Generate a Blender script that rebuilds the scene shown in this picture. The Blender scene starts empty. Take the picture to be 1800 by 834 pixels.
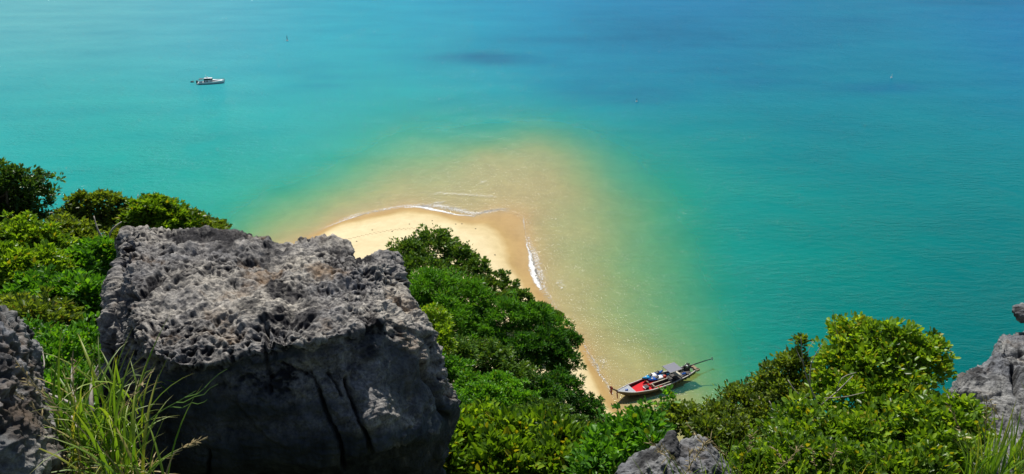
import bpy, math, random
import numpy as np
from mathutils import Vector, Matrix

random.seed(7)
RNG = np.random.default_rng(11)
C = bpy.context.scene.collection
S = bpy.context.scene

# ------------------------------------------------------------------ camera
CAM_Z = 58.0
PITCH = math.atan(565 / 1300)
F = 1300.0                                   # focal length in pixels of an 1800 px wide frame
cam_d = bpy.data.cameras.new("camera")
cam = bpy.data.objects.new("camera", cam_d)
C.objects.link(cam)
cam.location = (0, 0, CAM_Z)
cam.rotation_euler = (math.pi / 2 - PITCH, 0, 0)
cam_d.sensor_width = 36
cam_d.lens = 36 * F / 1800
cam_d.clip_start = 0.05
cam_d.clip_end = 60000
S.camera = cam

# ------------------------------------------------------------------ sky and sun
SUN_EL, SUN_AZ = math.radians(54), math.radians(-9)      # azimuth from +Y (straight ahead), minus = left
W = bpy.data.worlds.new("World"); S.world = W; W.use_nodes = True
nt = W.node_tree; nt.nodes.clear()
out = nt.nodes.new("ShaderNodeOutputWorld")
bg = nt.nodes.new("ShaderNodeBackground")
sky = nt.nodes.new("ShaderNodeTexSky"); sky.sky_type = 'NISHITA'; sky.sun_disc = False
sky.sun_elevation = SUN_EL; sky.sun_rotation = SUN_AZ
sky.altitude = 50; sky.dust_density = 0.4; sky.ozone_density = 2.5
# broken fair weather cloud over the whole dome, thicker toward the horizon
tc = nt.nodes.new("ShaderNodeTexCoord")
sep = nt.nodes.new("ShaderNodeSeparateXYZ"); nt.links.new(tc.outputs['Generated'], sep.inputs[0])
mx = nt.nodes.new("ShaderNodeMath"); mx.operation = 'MAXIMUM'; mx.inputs[1].default_value = 0.06
nt.links.new(sep.outputs[2], mx.inputs[0])
dv = nt.nodes.new("ShaderNodeVectorMath"); dv.operation = 'DIVIDE'
cb = nt.nodes.new("ShaderNodeCombineXYZ")
for i in range(3): nt.links.new(mx.outputs[0], cb.inputs[i])
nt.links.new(tc.outputs['Generated'], dv.inputs[0]); nt.links.new(cb.outputs[0], dv.inputs[1])
cn = nt.nodes.new("ShaderNodeTexNoise"); cn.inputs['Scale'].default_value = 0.75; cn.inputs['Detail'].default_value = 6
cn.inputs['Roughness'].default_value = 0.6
nt.links.new(dv.outputs[0], cn.inputs['Vector'])
cr = nt.nodes.new("ShaderNodeValToRGB"); cr.color_ramp.elements[0].position = 0.55; cr.color_ramp.elements[1].position = 0.75
nt.links.new(cn.outputs[0], cr.inputs[0])
cm = nt.nodes.new("ShaderNodeMix"); cm.data_type = 'RGBA'
nt.links.new(cr.outputs[0], cm.inputs[0]); nt.links.new(sky.outputs[0], cm.inputs[6])
cm.inputs[7].default_value = (10.0, 10.3, 10.8, 1)
nt.links.new(cm.outputs[2], bg.inputs[0]); bg.inputs[1].default_value = 0.06
nt.links.new(bg.outputs[0], out.inputs[0])

sd = bpy.data.lights.new("sun", 'SUN'); sun = bpy.data.objects.new("sun", sd); C.objects.link(sun)
sd.energy = 5.0; sd.angle = math.radians(0.53); sd.color = (1.0, 0.96, 0.88)
sdir = Vector((math.sin(SUN_AZ) * math.cos(SUN_EL), math.cos(SUN_AZ) * math.cos(SUN_EL), math.sin(SUN_EL)))
sun.rotation_euler = (-sdir).to_track_quat('-Z', 'Y').to_euler()
sun.location = (0, 0, 90)
S.view_settings.view_transform = 'Standard'; S.view_settings.look = 'None'
S.view_settings.exposure = 0.1; S.view_settings.gamma = 1
S.cycles.max_bounces = 6; S.cycles.transparent_max_bounces = 8
S.cycles.diffuse_bounces = 3; S.cycles.glossy_bounces = 2; S.cycles.transmission_bounces = 3

# ------------------------------------------------------------------ geometry of the view (used to survey positions)
sp, cp = math.sin(PITCH), math.cos(PITCH)
def P(px, py, Y):
    """the point seen at (px, py) of the photograph, Y metres ahead of the camera"""
    v = (py - 417) / F
    d = Y / (cp - v * sp)
    return np.array([(px - 900) / F * d, Y, CAM_Z - d * (sp + v * cp)])
def G(px, py, z=0.0):
    v = (py - 417) / F
    d = (CAM_Z - z) / (sp + v * cp)
    return np.array([(px - 900) / F * d, d * (cp - v * sp), z])
def depth_of(p):
    return p[1] * cp + (CAM_Z - p[2]) * sp
def proj(p):
    p = np.asarray(p, float)
    Y = p[..., 1]; D = CAM_Z - p[..., 2]
    d = np.maximum(Y * cp + D * sp, 0.2)
    return 900 + F * p[..., 0] / d, 417 + F * (D * cp - Y * sp) / d

# ------------------------------------------------------------------ noise
_perm = np.random.default_rng(5).permutation(256); _perm = np.concatenate([_perm] * 4).astype(np.int64)
_g = np.random.default_rng(6).normal(size=(256, 3)); _g /= np.linalg.norm(_g, axis=1)[:, None]
def gnoise(p):
    i = np.floor(p).astype(np.int64); f = p - i; i &= 255
    u = f * f * f * (f * (f * 6 - 15) + 10)
    r = np.zeros(len(p))
    for dx in (0, 1):
        wx = u[:, 0] if dx else 1 - u[:, 0]
        for dy in (0, 1):
            wy = u[:, 1] if dy else 1 - u[:, 1]
            for dz in (0, 1):
                wz = u[:, 2] if dz else 1 - u[:, 2]
                h = _perm[_perm[_perm[(i[:, 0] + dx) & 255] + ((i[:, 1] + dy) & 255)] + ((i[:, 2] + dz) & 255)]
                r += wx * wy * wz * ((f - (dx, dy, dz)) * _g[h]).sum(1)
    return r * 1.6
def fbm(p, oct=4, lac=2.1, gain=.5):
    a, r = 1.0, 0
    for _ in range(oct):
        r = r + a * gnoise(p); p = p * lac + 17.3; a *= gain
    return r
def ridged(p, oct=4, gain=.55):
    a, r = 1.0, 0
    for _ in range(oct):
        r = r + a * (1 - 2 * np.abs(gnoise(p))); p = p * 2.1 + 9.1; a *= gain
    return r
def worley(p):
    i = np.floor(p).astype(np.int64); f = p - i
    f1 = np.full(len(p), 9.0); f2 = f1.copy(); idc = np.zeros(len(p))
    for dx in (-1, 0, 1):
        for dy in (-1, 0, 1):
            for dz in (-1, 0, 1):
                h = _perm[_perm[_perm[(i[:, 0] + dx) & 255] + ((i[:, 1] + dy) & 255)] + ((i[:, 2] + dz) & 255)]
                o = np.stack([h, _perm[h + 31], _perm[h + 77]], 1) / 255.0
                d = np.sqrt(((np.array([dx, dy, dz]) + o - f) ** 2).sum(1))
                n = d < f1
                f2 = np.where(n, f1, np.minimum(f2, d)); idc = np.where(n, h / 255.0, idc); f1 = np.where(n, d, f1)
    return f1, f2, idc
def sstep(a, b, x):
    t = np.clip((x - a) / (b - a), 0, 1); return t * t * (3 - 2 * t)

# ------------------------------------------------------------------ mesh and object helpers
def mesh_np(name, verts, faces, smooth=True, attrs=None, colors=None):
    """verts (n,3); faces an (m,k) array, or a list of them"""
    me = bpy.data.meshes.new(name)
    if isinstance(faces, np.ndarray): faces = [faces]
    faces = [f for f in faces if len(f)]
    nl = sum(f.size for f in faces); nf = sum(len(f) for f in faces)
    me.vertices.add(len(verts)); me.vertices.foreach_set('co', np.asarray(verts, np.float32).ravel())
    me.loops.add(nl); me.loops.foreach_set('vertex_index', np.concatenate([f.ravel() for f in faces]).astype(np.int32))
    me.polygons.add(nf)
    st, tot = [], []
    o = 0
    for f in faces:
        k = f.shape[1]; st.append(o + np.arange(len(f)) * k); tot.append(np.full(len(f), k)); o += f.size
    me.polygons.foreach_set('loop_start', np.concatenate(st).astype(np.int32))
    me.polygons.foreach_set('loop_total', np.concatenate(tot).astype(np.int32))
    if smooth: me.polygons.foreach_set('use_smooth', np.ones(nf, bool))
    for k, a in (attrs or {}).items():
        at = me.attributes.new(k, 'FLOAT', 'POINT'); at.data.foreach_set('value', np.asarray(a, np.float32).ravel())
    for k, a in (colors or {}).items():
        at = me.attributes.new(k, 'FLOAT_COLOR', 'POINT')
        at.data.foreach_set('color', np.hstack([a, np.ones((len(a), 1))]).astype(np.float32).ravel())
    me.update(calc_edges=True); me.validate()
    return me
def link(name, me, mat=None, parent=None, loc=None, **props):
    o = bpy.data.objects.new(name, me); C.objects.link(o)
    if mat is not None and me is not None and not me.materials: me.materials.append(mat)
    if parent is not None: o.parent = parent
    if loc is not None: o.location = loc
    for k, v in props.items(): o[k] = v
    return o
def thing(name, label, cat, loc=(0, 0, 0), group=None, rot=(0, 0, 0), scale=1):
    o = bpy.data.objects.new(name, None); C.objects.link(o); o.location = loc; o.rotation_euler = rot
    o.scale = (scale,) * 3; o.empty_display_size = .3
    o['label'] = label; o['category'] = cat
    if group: o['group'] = group
    return o
def grid_faces(nr, nc):
    a = (np.arange(nr - 1)[:, None] * nc + np.arange(nc - 1)[None, :]).ravel()
    return np.stack([a, a + 1, a + nc + 1, a + nc], 1)

class MB:
    """collects simple solids into one mesh"""
    def __init__(s): s.v = []; s.f = []
    def add(s, vs, fs):
        o = len(s.v); s.v += [tuple(map(float, v)) for v in vs]; s.f += [tuple(i + o for i in f) for f in fs]; return s
    def box(s, c, size, rot=None, taper=1.0):
        hx, hy, hz = [k / 2 for k in size]
        vs = [Vector((x * hx * (taper if z > 0 else 1), y * hy * (taper if z > 0 else 1), z * hz)) for z in (-1, 1) for y in (-1, 1) for x in (-1, 1)]
        if rot is not None: vs = [rot @ v for v in vs]
        c = Vector(c)
        return s.add([v + c for v in vs], [(0, 2, 3, 1), (4, 5, 7, 6), (0, 1, 5, 4), (2, 6, 7, 3), (0, 4, 6, 2), (1, 3, 7, 5)])
    def tube(s, pts, rad, n=7, cap=True):
        pts = [Vector(p) for p in pts]
        if not hasattr(rad, '__len__'): rad = [rad] * len(pts)
        vs = []; up = Vector((0.13, 0.21, 1)).normalized()
        for i, p in enumerate(pts):
            d = (pts[min(i + 1, len(pts) - 1)] - pts[max(i - 1, 0)])
            if d.length < 1e-9: d = Vector((0, 0, 1))
            d.normalize()
            a = d.cross(up)
            if a.length < .05: a = d.cross(Vector((1, 0, 0)))
            a.normalize(); b = d.cross(a); up = b if False else up
            for k in range(n):
                t = 2 * math.pi * k / n
                vs.append(p + (a * math.cos(t) + b * math.sin(t)) * rad[i])
        fs = []
        for i in range(len(pts) - 1):
            for k in range(n):
                fs.append((i * n + k, i * n + (k + 1) % n, (i + 1) * n + (k + 1) % n, (i + 1) * n + k))
        if cap:
            fs.append(tuple(range(n))[::-1]); fs.append(tuple((len(pts) - 1) * n + k for k in range(n)))
        return s.add(vs, fs)
    def loft(s, secs, closed=True, caps=True):
        n = len(secs[0]); vs = [p for q in secs for p in q]; fs = []
        for i in range(len(secs) - 1):
            for k in range(n if closed else n - 1):
                fs.append((i * n + k, i * n + (k + 1) % n, (i + 1) * n + (k + 1) % n, (i + 1) * n + k))
        if caps and closed:
            fs.append(tuple(range(n))[::-1]); fs.append(tuple((len(secs) - 1) * n + k for k in range(n)))
        return s.add(vs, fs)
    def ball(s, c, r, nu=10, nv=7, sq=(1, 1, 1)):
        secs = []
        for j in range(nv + 1):
            t = math.pi * j / nv
            rr = max(math.sin(t), 0.01)
            secs.append([(c[0] + r * sq[0] * rr * math.cos(2 * math.pi * k / nu), c[1] + r * sq[1] * rr * math.sin(2 * math.pi * k / nu), c[2] - r * sq[2] * math.cos(t)) for k in range(nu)])
        return s.loft(secs)
    def build(s, name, mat, parent=None, smooth=False, bevel=0, **props):
        me = bpy.data.meshes.new(name); me.from_pydata(s.v, [], s.f)
        if smooth: me.polygons.foreach_set('use_smooth', [True] * len(me.polygons))
        me.update(); o = link(name, me, mat, parent, **props)
        if bevel:
            b = o.modifiers.new('bevel', 'BEVEL'); b.width = bevel; b.segments = 2; b.limit_method = 'ANGLE'
        return o

# ------------------------------------------------------------------ materials
def mat(name):
    m = bpy.data.materials.new(name); m.use_nodes = True; n = m.node_tree; n.nodes.clear()
    return m, n, n.nodes, n.links
def node(ns, t, **kw):
    o = ns.new(t)
    for k, v in kw.items():
        if k.startswith('i_'): o.inputs[k[2:].replace('_', ' ')].default_value = v
        else: setattr(o, k, v)
    return o
def ramp(ns, stops, inp=None, ls=None, interp='LINEAR'):
    r = ns.new('ShaderNodeValToRGB'); e = r.color_ramp.elements; r.color_ramp.interpolation = interp
    while len(e) < len(stops): e.new(0.5)
    for k, (p, c) in enumerate(stops):
        e[k].position = p; e[k].color = tuple(c) + (1,) if len(c) == 3 else c
    if inp is not None: ls.new(inp, r.inputs[0])
    return r
def mathn(ns, ls, op, a, b=None, clamp=False):
    m = ns.new('ShaderNodeMath'); m.operation = op; m.use_clamp = clamp
    for k, x in enumerate((a, b)):
        if x is None: continue
        if isinstance(x, (int, float)): m.inputs[k].default_value = x
        else: ls.new(x, m.inputs[k])
    return m.outputs[0]
def mixc(ns, ls, fac, a, b, mode='MIX'):
    m = ns.new('ShaderNodeMix'); m.data_type = 'RGBA'; m.blend_type = mode
    for k, x in ((0, fac), (6, a), (7, b)):
        if isinstance(x, (int, float)): m.inputs[k].default_value = x
        elif isinstance(x, tuple): m.inputs[k].default_value = x + (1,) if len(x) == 3 else x
        else: ls.new(x, m.inputs[k])
    return m.outputs[2]
def coords(ns, ls, scale=1.0, world=True):
    g = ns.new('ShaderNodeNewGeometry') if world else ns.new('ShaderNodeTexCoord')
    m = ns.new('ShaderNodeMapping'); s = scale if hasattr(scale, '__len__') else (scale,) * 3
    m.inputs['Scale'].default_value = s
    ls.new(g.outputs['Position' if world else 'Object'], m.inputs[0]); return m.outputs[0]
def noise(ns, ls, vec, scale, detail=4, rough=.55, dist=0):
    n = node(ns, 'ShaderNodeTexNoise', i_Scale=scale, i_Detail=detail, i_Roughness=rough, i_Distortion=dist)
    ls.new(vec, n.inputs['Vector']); return n.outputs['Fac']

def paint(name, col, rough=.5, metal=0, wear=.15, scale=6):
    m, n, ns, ls = mat(name)
    o = ns.new('ShaderNodeOutputMaterial'); b = ns.new('ShaderNodeBsdfPrincipled')
    v = coords(ns, ls, 1, False)
    a = noise(ns, ls, v, scale, 5, .65)
    r = ramp(ns, [(.3, tuple(c * (1 - wear) for c in col)), (.7, tuple(min(1, c * (1 + wear * .6)) for c in col))], a, ls)
    ls.new(r.outputs[0], b.inputs['Base Color']); b.inputs['Roughness'].default_value = rough
    b.inputs['Metallic'].default_value = metal
    ls.new(b.outputs[0], o.inputs[0]); return m
M = dict(
    red=paint('red_mat_cloth', (.62, .006, .014), .9), grey=paint('grey_weathered_paint', (.36, .38, .41), .6),
    rail=paint('worn_grey_rail', (.42, .40, .37), .6, wear=.3), darkwood=paint('dark_stained_wood', (.035, .028, .026), .6, wear=.4),
    hullw=paint('old_hull_wood', (.16, .13, .10), .6, wear=.35), black=paint('black_paint', (.012, .012, .014), .4),
    white=paint('white_gelcoat', (.88, .88, .88), .25, wear=.04), blue=paint('blue_plastic', (.01, .09, .42), .3),
    lblue=paint('light_blue_plastic', (.02, .32, .62), .3), roof=paint('slate_grey_roof', (.16, .165, .21), .6),
    cream=paint('cream_board', (.50, .46, .36), .7), redcloth=paint('faded_red_ribbon', (.25, .02, .02), .8),
    orange=paint('orange_plastic', (.6, .05, .02), .4), metal=paint('dull_metal', (.35, .35, .36), .35, .8),
    tan=paint('tan_wood', (.27, .19, .11), .7, wear=.35), glass=paint('dark_glass', (.008, .012, .016), .05),
    hull_shade=paint('blue_shaded_hull_side', (.5, .6, .7), .3, wear=.08), yellow=paint('yellow_buoy', (.6, .45, .05), .4))

def leaf_mat(name, dark, mid, light, yellow, trans=.45, rough=.42):
    m, n, ns, ls = mat(name)
    o = ns.new('ShaderNodeOutputMaterial')
    at = node(ns, 'ShaderNodeAttribute', attribute_name='tone')
    r = ramp(ns, [(0, dark), (.45, _b(mid, 1.75)), (.85, _b(light, 2.05)), (1, yellow)], at.outputs['Fac'], ls)
    b = ns.new('ShaderNodeBsdfPrincipled'); b.inputs['Roughness'].default_value = rough
    b.inputs['Specular IOR Level'].default_value = .35
    ls.new(r.outputs[0], b.inputs['Base Color'])
    t = ns.new('ShaderNodeBsdfTranslucent')
    tcx = mixc(ns, ls, 1.0, r.outputs[0], (1.5, 1.45, .45), 'MULTIPLY')
    ls.new(tcx, t.inputs[0])
    mx = ns.new('ShaderNodeMixShader'); mx.inputs[0].default_value = trans
    ls.new(b.outputs[0], mx.inputs[1]); ls.new(t.outputs[0], mx.inputs[2]); ls.new(mx.outputs[0], o.inputs[0])
    return m
def _b(c, k): return tuple(min(.6, x * k) for x in c)
LM = dict(
    lime=leaf_mat('glossy_lime_leaves', (.03, .07, .01), (.085, .16, .012), (.17, .25, .02), (.34, .27, .02), .42, .36),
    olive=leaf_mat('olive_leaves', (.03, .05, .012), (.07, .11, .015), (.13, .17, .025), (.24, .17, .03)),
    dark=leaf_mat('dark_green_leaves', (.012, .035, .01), (.035, .08, .014), (.07, .13, .02), (.14, .15, .03), .3),
    green=leaf_mat('green_leaves', (.018, .06, .008), (.045, .13, .012), (.085, .2, .015), (.2, .22, .02), .4),
    feather=leaf_mat('feathery_leaves', (.015, .055, .008), (.03, .10, .012), (.06, .16, .015), (.14, .2, .02), .35, .6))
def grass_mat():
    m, n, ns, ls = mat('grass_blades')
    o = ns.new('ShaderNodeOutputMaterial')
    at = node(ns, 'ShaderNodeAttribute', attribute_name='tone')
    ti = node(ns, 'ShaderNodeAttribute', attribute_name='along')
    r = ramp(ns, [(0, (.09, .2, .02)), (.5, (.2, .34, .03)), (.78, (.36, .42, .05)), (1, (.5, .38, .16))], at.outputs['Fac'], ls)
    c = mixc(ns, ls, mathn(ns, ls, 'MULTIPLY', ti.outputs['Fac'], ti.outputs['Fac']), r.outputs[0], (.36, .27, .09))
    b = ns.new('ShaderNodeBsdfPrincipled'); b.inputs['Roughness'].default_value = .45
    t = ns.new('ShaderNodeBsdfTranslucent'); ls.new(c, b.inputs['Base Color']); ls.new(mixc(ns, ls, 1.0, c, (1.4, 1.4, .5), 'MULTIPLY'), t.inputs[0])
    mx = ns.new('ShaderNodeMixShader'); mx.inputs[0].default_value = .4
    ls.new(b.outputs[0], mx.inputs[1]); ls.new(t.outputs[0], mx.inputs[2]); ls.new(mx.outputs[0], o.inputs[0]); return m
GM = grass_mat()
def bark_mat(name, a, b_):
    m, n, ns, ls = mat(name); o = ns.new('ShaderNodeOutputMaterial'); b = ns.new('ShaderNodeBsdfPrincipled')
    v = coords(ns, ls, (1, 1, .3)); f = noise(ns, ls, v, 9, 6, .7)
    r = ramp(ns, [(.3, a), (.7, b_)], f, ls); ls.new(r.outputs[0], b.inputs['Base Color']); b.inputs['Roughness'].default_value = .85
    bp = node(ns, 'ShaderNodeBump', i_Strength=.5, i_Distance=.02); ls.new(f, bp.inputs['Height']); ls.new(bp.outputs[0], b.inputs['Normal'])
    ls.new(b.outputs[0], o.inputs[0]); return m
BARK = bark_mat('grey_brown_bark', (.05, .04, .03), (.16, .13, .10))
PALE = bark_mat('pale_bare_wood', (.24, .21, .17), (.5, .46, .40))

def rock_mat(name, light, dark, stain=.5, bump=.02):
    m, n, ns, ls = mat(name); o = ns.new('ShaderNodeOutputMaterial'); b = ns.new('ShaderNodeBsdfPrincipled')
    v = coords(ns, ls)
    cav = node(ns, 'ShaderNodeAttribute', attribute_name='pit_dark').outputs['Fac']     # darker in the pits and in random blotches
    face = node(ns, 'ShaderNodeAttribute', attribute_name='smoothface').outputs['Fac']
    n1 = noise(ns, ls, v, 1.6, 6, .62); n2 = noise(ns, ls, v, 14, 8, .72); n3 = noise(ns, ls, v, 60, 5, .7)
    mid = tuple((x + y) / 2 for x, y in zip(light, dark))
    a = mathn(ns, ls, 'ADD', mathn(ns, ls, 'MULTIPLY', n2, .62), mathn(ns, ls, 'MULTIPLY', n3, .38))
    r = ramp(ns, [(.36, dark), (.49, mid), (.60, light), (.75, tuple(min(.62, c * 1.45) for c in light))], a, ls)
    big = ramp(ns, [(.35, (.6, .62, .68)), (.65, (1.08, 1.06, 1.0))], n1, ls)
    c = mixc(ns, ls, 1.0, r.outputs[0], big.outputs[0], 'MULTIPLY')
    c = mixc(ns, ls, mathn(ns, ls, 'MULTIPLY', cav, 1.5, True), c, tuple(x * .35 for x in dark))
    nw = noise(ns, ls, coords(ns, ls, (1, 1, .25)), 2.1, 5, .6)
    st = ramp(ns, [(.56, (0, 0, 0)), (.70, (1, 1, 1))], nw, ls)
    c = mixc(ns, ls, mathn(ns, ls, 'MULTIPLY', st.outputs[0], stain), c, (.30, .19, .10))
    # the sheer side is a smooth streaked skin, its shade painted in blue-black
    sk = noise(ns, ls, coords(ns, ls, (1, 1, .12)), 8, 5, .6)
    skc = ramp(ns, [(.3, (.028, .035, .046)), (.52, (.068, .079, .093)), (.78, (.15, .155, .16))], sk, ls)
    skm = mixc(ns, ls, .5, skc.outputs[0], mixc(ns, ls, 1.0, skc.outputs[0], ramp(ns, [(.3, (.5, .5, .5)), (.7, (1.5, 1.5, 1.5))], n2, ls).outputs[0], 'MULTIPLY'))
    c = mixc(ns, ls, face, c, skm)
    ls.new(c, b.inputs['Base Color']); b.inputs['Roughness'].default_value = .88; b.inputs['Specular IOR Level'].default_value = .25
    vo = node(ns, 'ShaderNodeTexVoronoi', i_Scale=30.0, feature='F1'); ls.new(v, vo.inputs['Vector'])
    h = mathn(ns, ls, 'ADD', mathn(ns, ls, 'MULTIPLY', n2, 1.0), mathn(ns, ls, 'ADD', mathn(ns, ls, 'MULTIPLY', n3, .5), mathn(ns, ls, 'MULTIPLY', vo.outputs[0], .5)))
    bp = node(ns, 'ShaderNodeBump', i_Strength=.9, i_Distance=bump); ls.new(h, bp.inputs['Height']); ls.new(bp.outputs[0], b.inputs['Normal'])
    ls.new(b.outputs[0], o.inputs[0]); return m
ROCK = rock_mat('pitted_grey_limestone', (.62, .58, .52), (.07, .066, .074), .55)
ROCK2 = rock_mat('plain_grey_limestone', (.40, .40, .395), (.12, .12, .125), .25)

# ------------------------------------------------------------------ shore and seabed
HP = [ # px, py, height: surveyed on the photograph's sea plane
 (515,430,0),(560,408,0),(620,384,0),(680,370,0),(735,365,0),(790,376,0),(835,381,0),(875,374,0),(918,388,0),(926,430,0),
 (938,470,0),(950,512,0),(975,560,0),(1012,590,0),(1045,650,0),(1070,690,0),(1105,735,0),(1160,790,0),(1230,850,0),(470,452,0),(420,490,0),
 (600,425,.9),(700,400,.7),(780,415,.9),(840,430,.5),(860,470,.7),(880,430,.17),(905,480,.17),(918,520,.3),(895,405,.09),(850,395,.2),
 (800,600,3),(600,600,4),(1000,690,1.0),(1040,740,.7),(950,620,1.3),(1000,640,.6),(1100,800,1),(900,560,1.2),(300,700,4),
 (800,350,-.22),(900,340,-.2),(960,400,-.25),(980,480,-.3),(850,300,-.4),(930,300,-.35),(1000,320,-.6),(1030,400,-.58),(1050,500,-.6),(1075,600,-.45),(1130,640,-.45),(1200,700,-.5),(1180,760,-.3),
 (850,265,-.8),(930,252,-.9),(1020,270,-1.2),(1080,340,-1.3),(1110,430,-1.35),(1130,520,-1.25),(1170,600,-1.1),(1240,670,-1.2),
 (860,225,-2.2),(950,210,-2.2),(1080,240,-2.8),(1150,350,-2.1),(1190,450,-2.1),(1220,560,-1.9),(1250,400,-3.5),(1290,500,-3.6),(1290,640,-2.4),(1350,700,-2.6),
 (1000,150,-5),(1200,150,-6),(1300,400,-5.5),(1400,600,-5),(1500,300,-7),(1750,500,-7),(1700,700,-6),
 (700,330,-.42),(600,358,-.5),(520,392,-.6),(450,410,-.9),(700,280,-1.2),(600,310,-1.6),(500,345,-1.8),(400,385,-2.2),(650,240,-2.6),(500,270,-4),(300,300,-5),(300,380,-4),
 (100,300,-5),(0,500,-5),(200,100,-6),(0,0,-7),(900,0,-8),(1800,0,-8),(600,100,-6),(1400,834,-2),(1800,834,-4),(2100,300,-8),(-300,300,-7),(-300,800,-4),(2100,900,-6),(900,-100,-9),(0,-100,-9),(1800,-100,-9)]
_hp = np.array(HP, float)
def _tps(r2): return np.where(r2 > 1e-12, .5 * r2 * np.log(np.maximum(r2, 1e-12)), 0)
_c = _hp[:, :2] / 300
_n = len(_c); _A = np.zeros((_n + 3, _n + 3))
_A[:_n, :_n] = _tps(((_c[:, None] - _c[None]) ** 2).sum(2)) + np.eye(_n) * 1e-4
_A[:_n, _n] = 1; _A[:_n, _n + 1:] = _c; _A[_n:, :_n] = _A[:_n, _n:].T
_w = np.linalg.solve(_A, np.concatenate([_hp[:, 2], [0, 0, 0]]))
def survey(xy):
    Y = np.maximum(xy[:, 1], 8); d = Y * cp + CAM_Z * sp
    u = np.clip(900 + F * xy[:, 0] / d, -350, 2150); v = np.clip(417 + F * (CAM_Z * cp - Y * sp) / d, -130, 950)
    return np.stack([u, v], 1)
def bed_height(xy):
    q = survey(xy) / 300
    k = np.zeros(len(q))
    for s in range(0, len(q), 20000):
        qq = q[s:s + 20000]
        k[s:s + 20000] = _tps(((qq[:, None] - _c[None]) ** 2).sum(2)) @ _w[:_n] + _w[_n] + qq @ _w[_n + 1:]
    p3 = np.column_stack([xy, np.zeros(len(xy))])
    n = fbm(p3 * .06, 3) * .12 + gnoise(p3 * .5) * .012
    h = k + n * np.clip(np.abs(k) * 2, .12, 1)
    return np.clip(h, -10, 4.5)
def spaced(fine0, fine1, step, far0, far1, g=1.12):
    a = list(np.arange(fine0, fine1 + 1e-6, step)); s = step
    while a[-1] < far1: s *= g; a.append(a[-1] + s)
    s = step; b = []
    x = fine0
    while x > far0: s *= g; x -= s; b.append(x)
    return np.array(b[::-1] + a)
gx = spaced(-100, 130, 1.0, -25000, 25000); gy = spaced(62, 220, 1.0, -600, 30000)
XX, YY = np.meshgrid(gx, gy); xy = np.stack([XX.ravel(), YY.ravel()], 1)
bh = bed_height(xy)
# land side: behind the beach the sand sheet sinks under the hillside
back = sstep(66, 50, xy[:, 1])
bedz = bh * (1 - back) + np.minimum(bh, -3) * back

def sand_mat():
    m, n, ns, ls = mat('beach_sand'); o = ns.new('ShaderNodeOutputMaterial'); b = ns.new('ShaderNodeBsdfPrincipled')
    v = coords(ns, ls); g = ns.new('ShaderNodeNewGeometry'); sx = ns.new('ShaderNodeSeparateXYZ'); ls.new(g.outputs['Position'], sx.inputs[0])
    wob = noise(ns, ls, v, .12, 3); z = mathn(ns, ls, 'ADD', sx.outputs[2], mathn(ns, ls, 'MULTIPLY', mathn(ns, ls, 'SUBTRACT', wob, .5), .16))
    zz = mathn(ns, ls, 'ADD', z, .5)
    wet = ramp(ns, [(.36, (.39, .285, .115)), (.55, (.40, .255, .085)), (.64, (.44, .30, .115)), (.74, (.62, .50, .27)), (1.0, (.70, .59, .36))], zz, ls)
    f1 = noise(ns, ls, v, .6, 6, .65); f2 = noise(ns, ls, v, 9, 5, .7)
    c = mixc(ns, ls, 1.0, wet.outputs[0], ramp(ns, [(.3, (.93, .92, .90)), (.7, (1.04, 1.04, 1.05))], f1, ls).outputs[0], 'MULTIPLY')
    f0 = noise(ns, ls, coords(ns, ls, (1, .55, 1)), .22, 6, .6, .7)
    c = mixc(ns, ls, 1.0, c, ramp(ns, [(.36, (.93, .92, .90)), (.64, (1.05, 1.05, 1.06))], f0, ls).outputs[0], 'MULTIPLY')
    c = mixc(ns, ls, 1.0, c, ramp(ns, [(.25, (.9, .89, .87)), (.6, (1.02, 1.02, 1.02))], f2, ls).outputs[0], 'MULTIPLY')
    ls.new(c, b.inputs['Base Color'])
    ro = ramp(ns, [(.5, (.5,) * 3), (.7, (.9,) * 3)], zz, ls); ls.new(ro.outputs[0], b.inputs['Roughness']); b.inputs['Specular IOR Level'].default_value = .2
    bp = node(ns, 'ShaderNodeBump', i_Strength=.35, i_Distance=.12); ls.new(mathn(ns, ls, 'ADD', f1, mathn(ns, ls, 'MULTIPLY', f2, .3)), bp.inputs['Height']); ls.new(bp.outputs[0], b.inputs['Normal'])
    ls.new(b.outputs[0], o.inputs[0]); return m
me = mesh_np('sand', np.column_stack([xy, bedz]), grid_faces(len(gy), len(gx)))
link('sand', me, sand_mat(), kind='structure')

# ------------------------------------------------------------------ water
q = survey(xy)
WC = [ # px, py, colour of the water body (linear): silt on the left, clear blue green on the right, sky reflection painted into the far water
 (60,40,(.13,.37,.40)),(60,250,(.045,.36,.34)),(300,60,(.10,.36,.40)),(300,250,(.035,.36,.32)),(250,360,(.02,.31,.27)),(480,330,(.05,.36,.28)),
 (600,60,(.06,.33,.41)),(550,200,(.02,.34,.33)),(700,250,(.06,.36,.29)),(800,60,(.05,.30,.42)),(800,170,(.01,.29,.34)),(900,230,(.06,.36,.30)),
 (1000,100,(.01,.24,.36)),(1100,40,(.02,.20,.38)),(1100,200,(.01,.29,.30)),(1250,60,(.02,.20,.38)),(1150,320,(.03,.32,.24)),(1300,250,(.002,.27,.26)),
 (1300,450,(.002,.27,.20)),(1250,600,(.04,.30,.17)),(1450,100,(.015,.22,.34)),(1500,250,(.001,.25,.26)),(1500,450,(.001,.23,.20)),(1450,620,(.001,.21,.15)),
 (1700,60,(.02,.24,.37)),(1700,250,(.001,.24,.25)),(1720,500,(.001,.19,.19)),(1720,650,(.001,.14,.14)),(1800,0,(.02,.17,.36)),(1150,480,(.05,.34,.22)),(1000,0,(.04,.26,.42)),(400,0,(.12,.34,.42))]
wq = np.array([w[:2] for w in WC], float); wcv = np.array([w[2] for w in WC])
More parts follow.
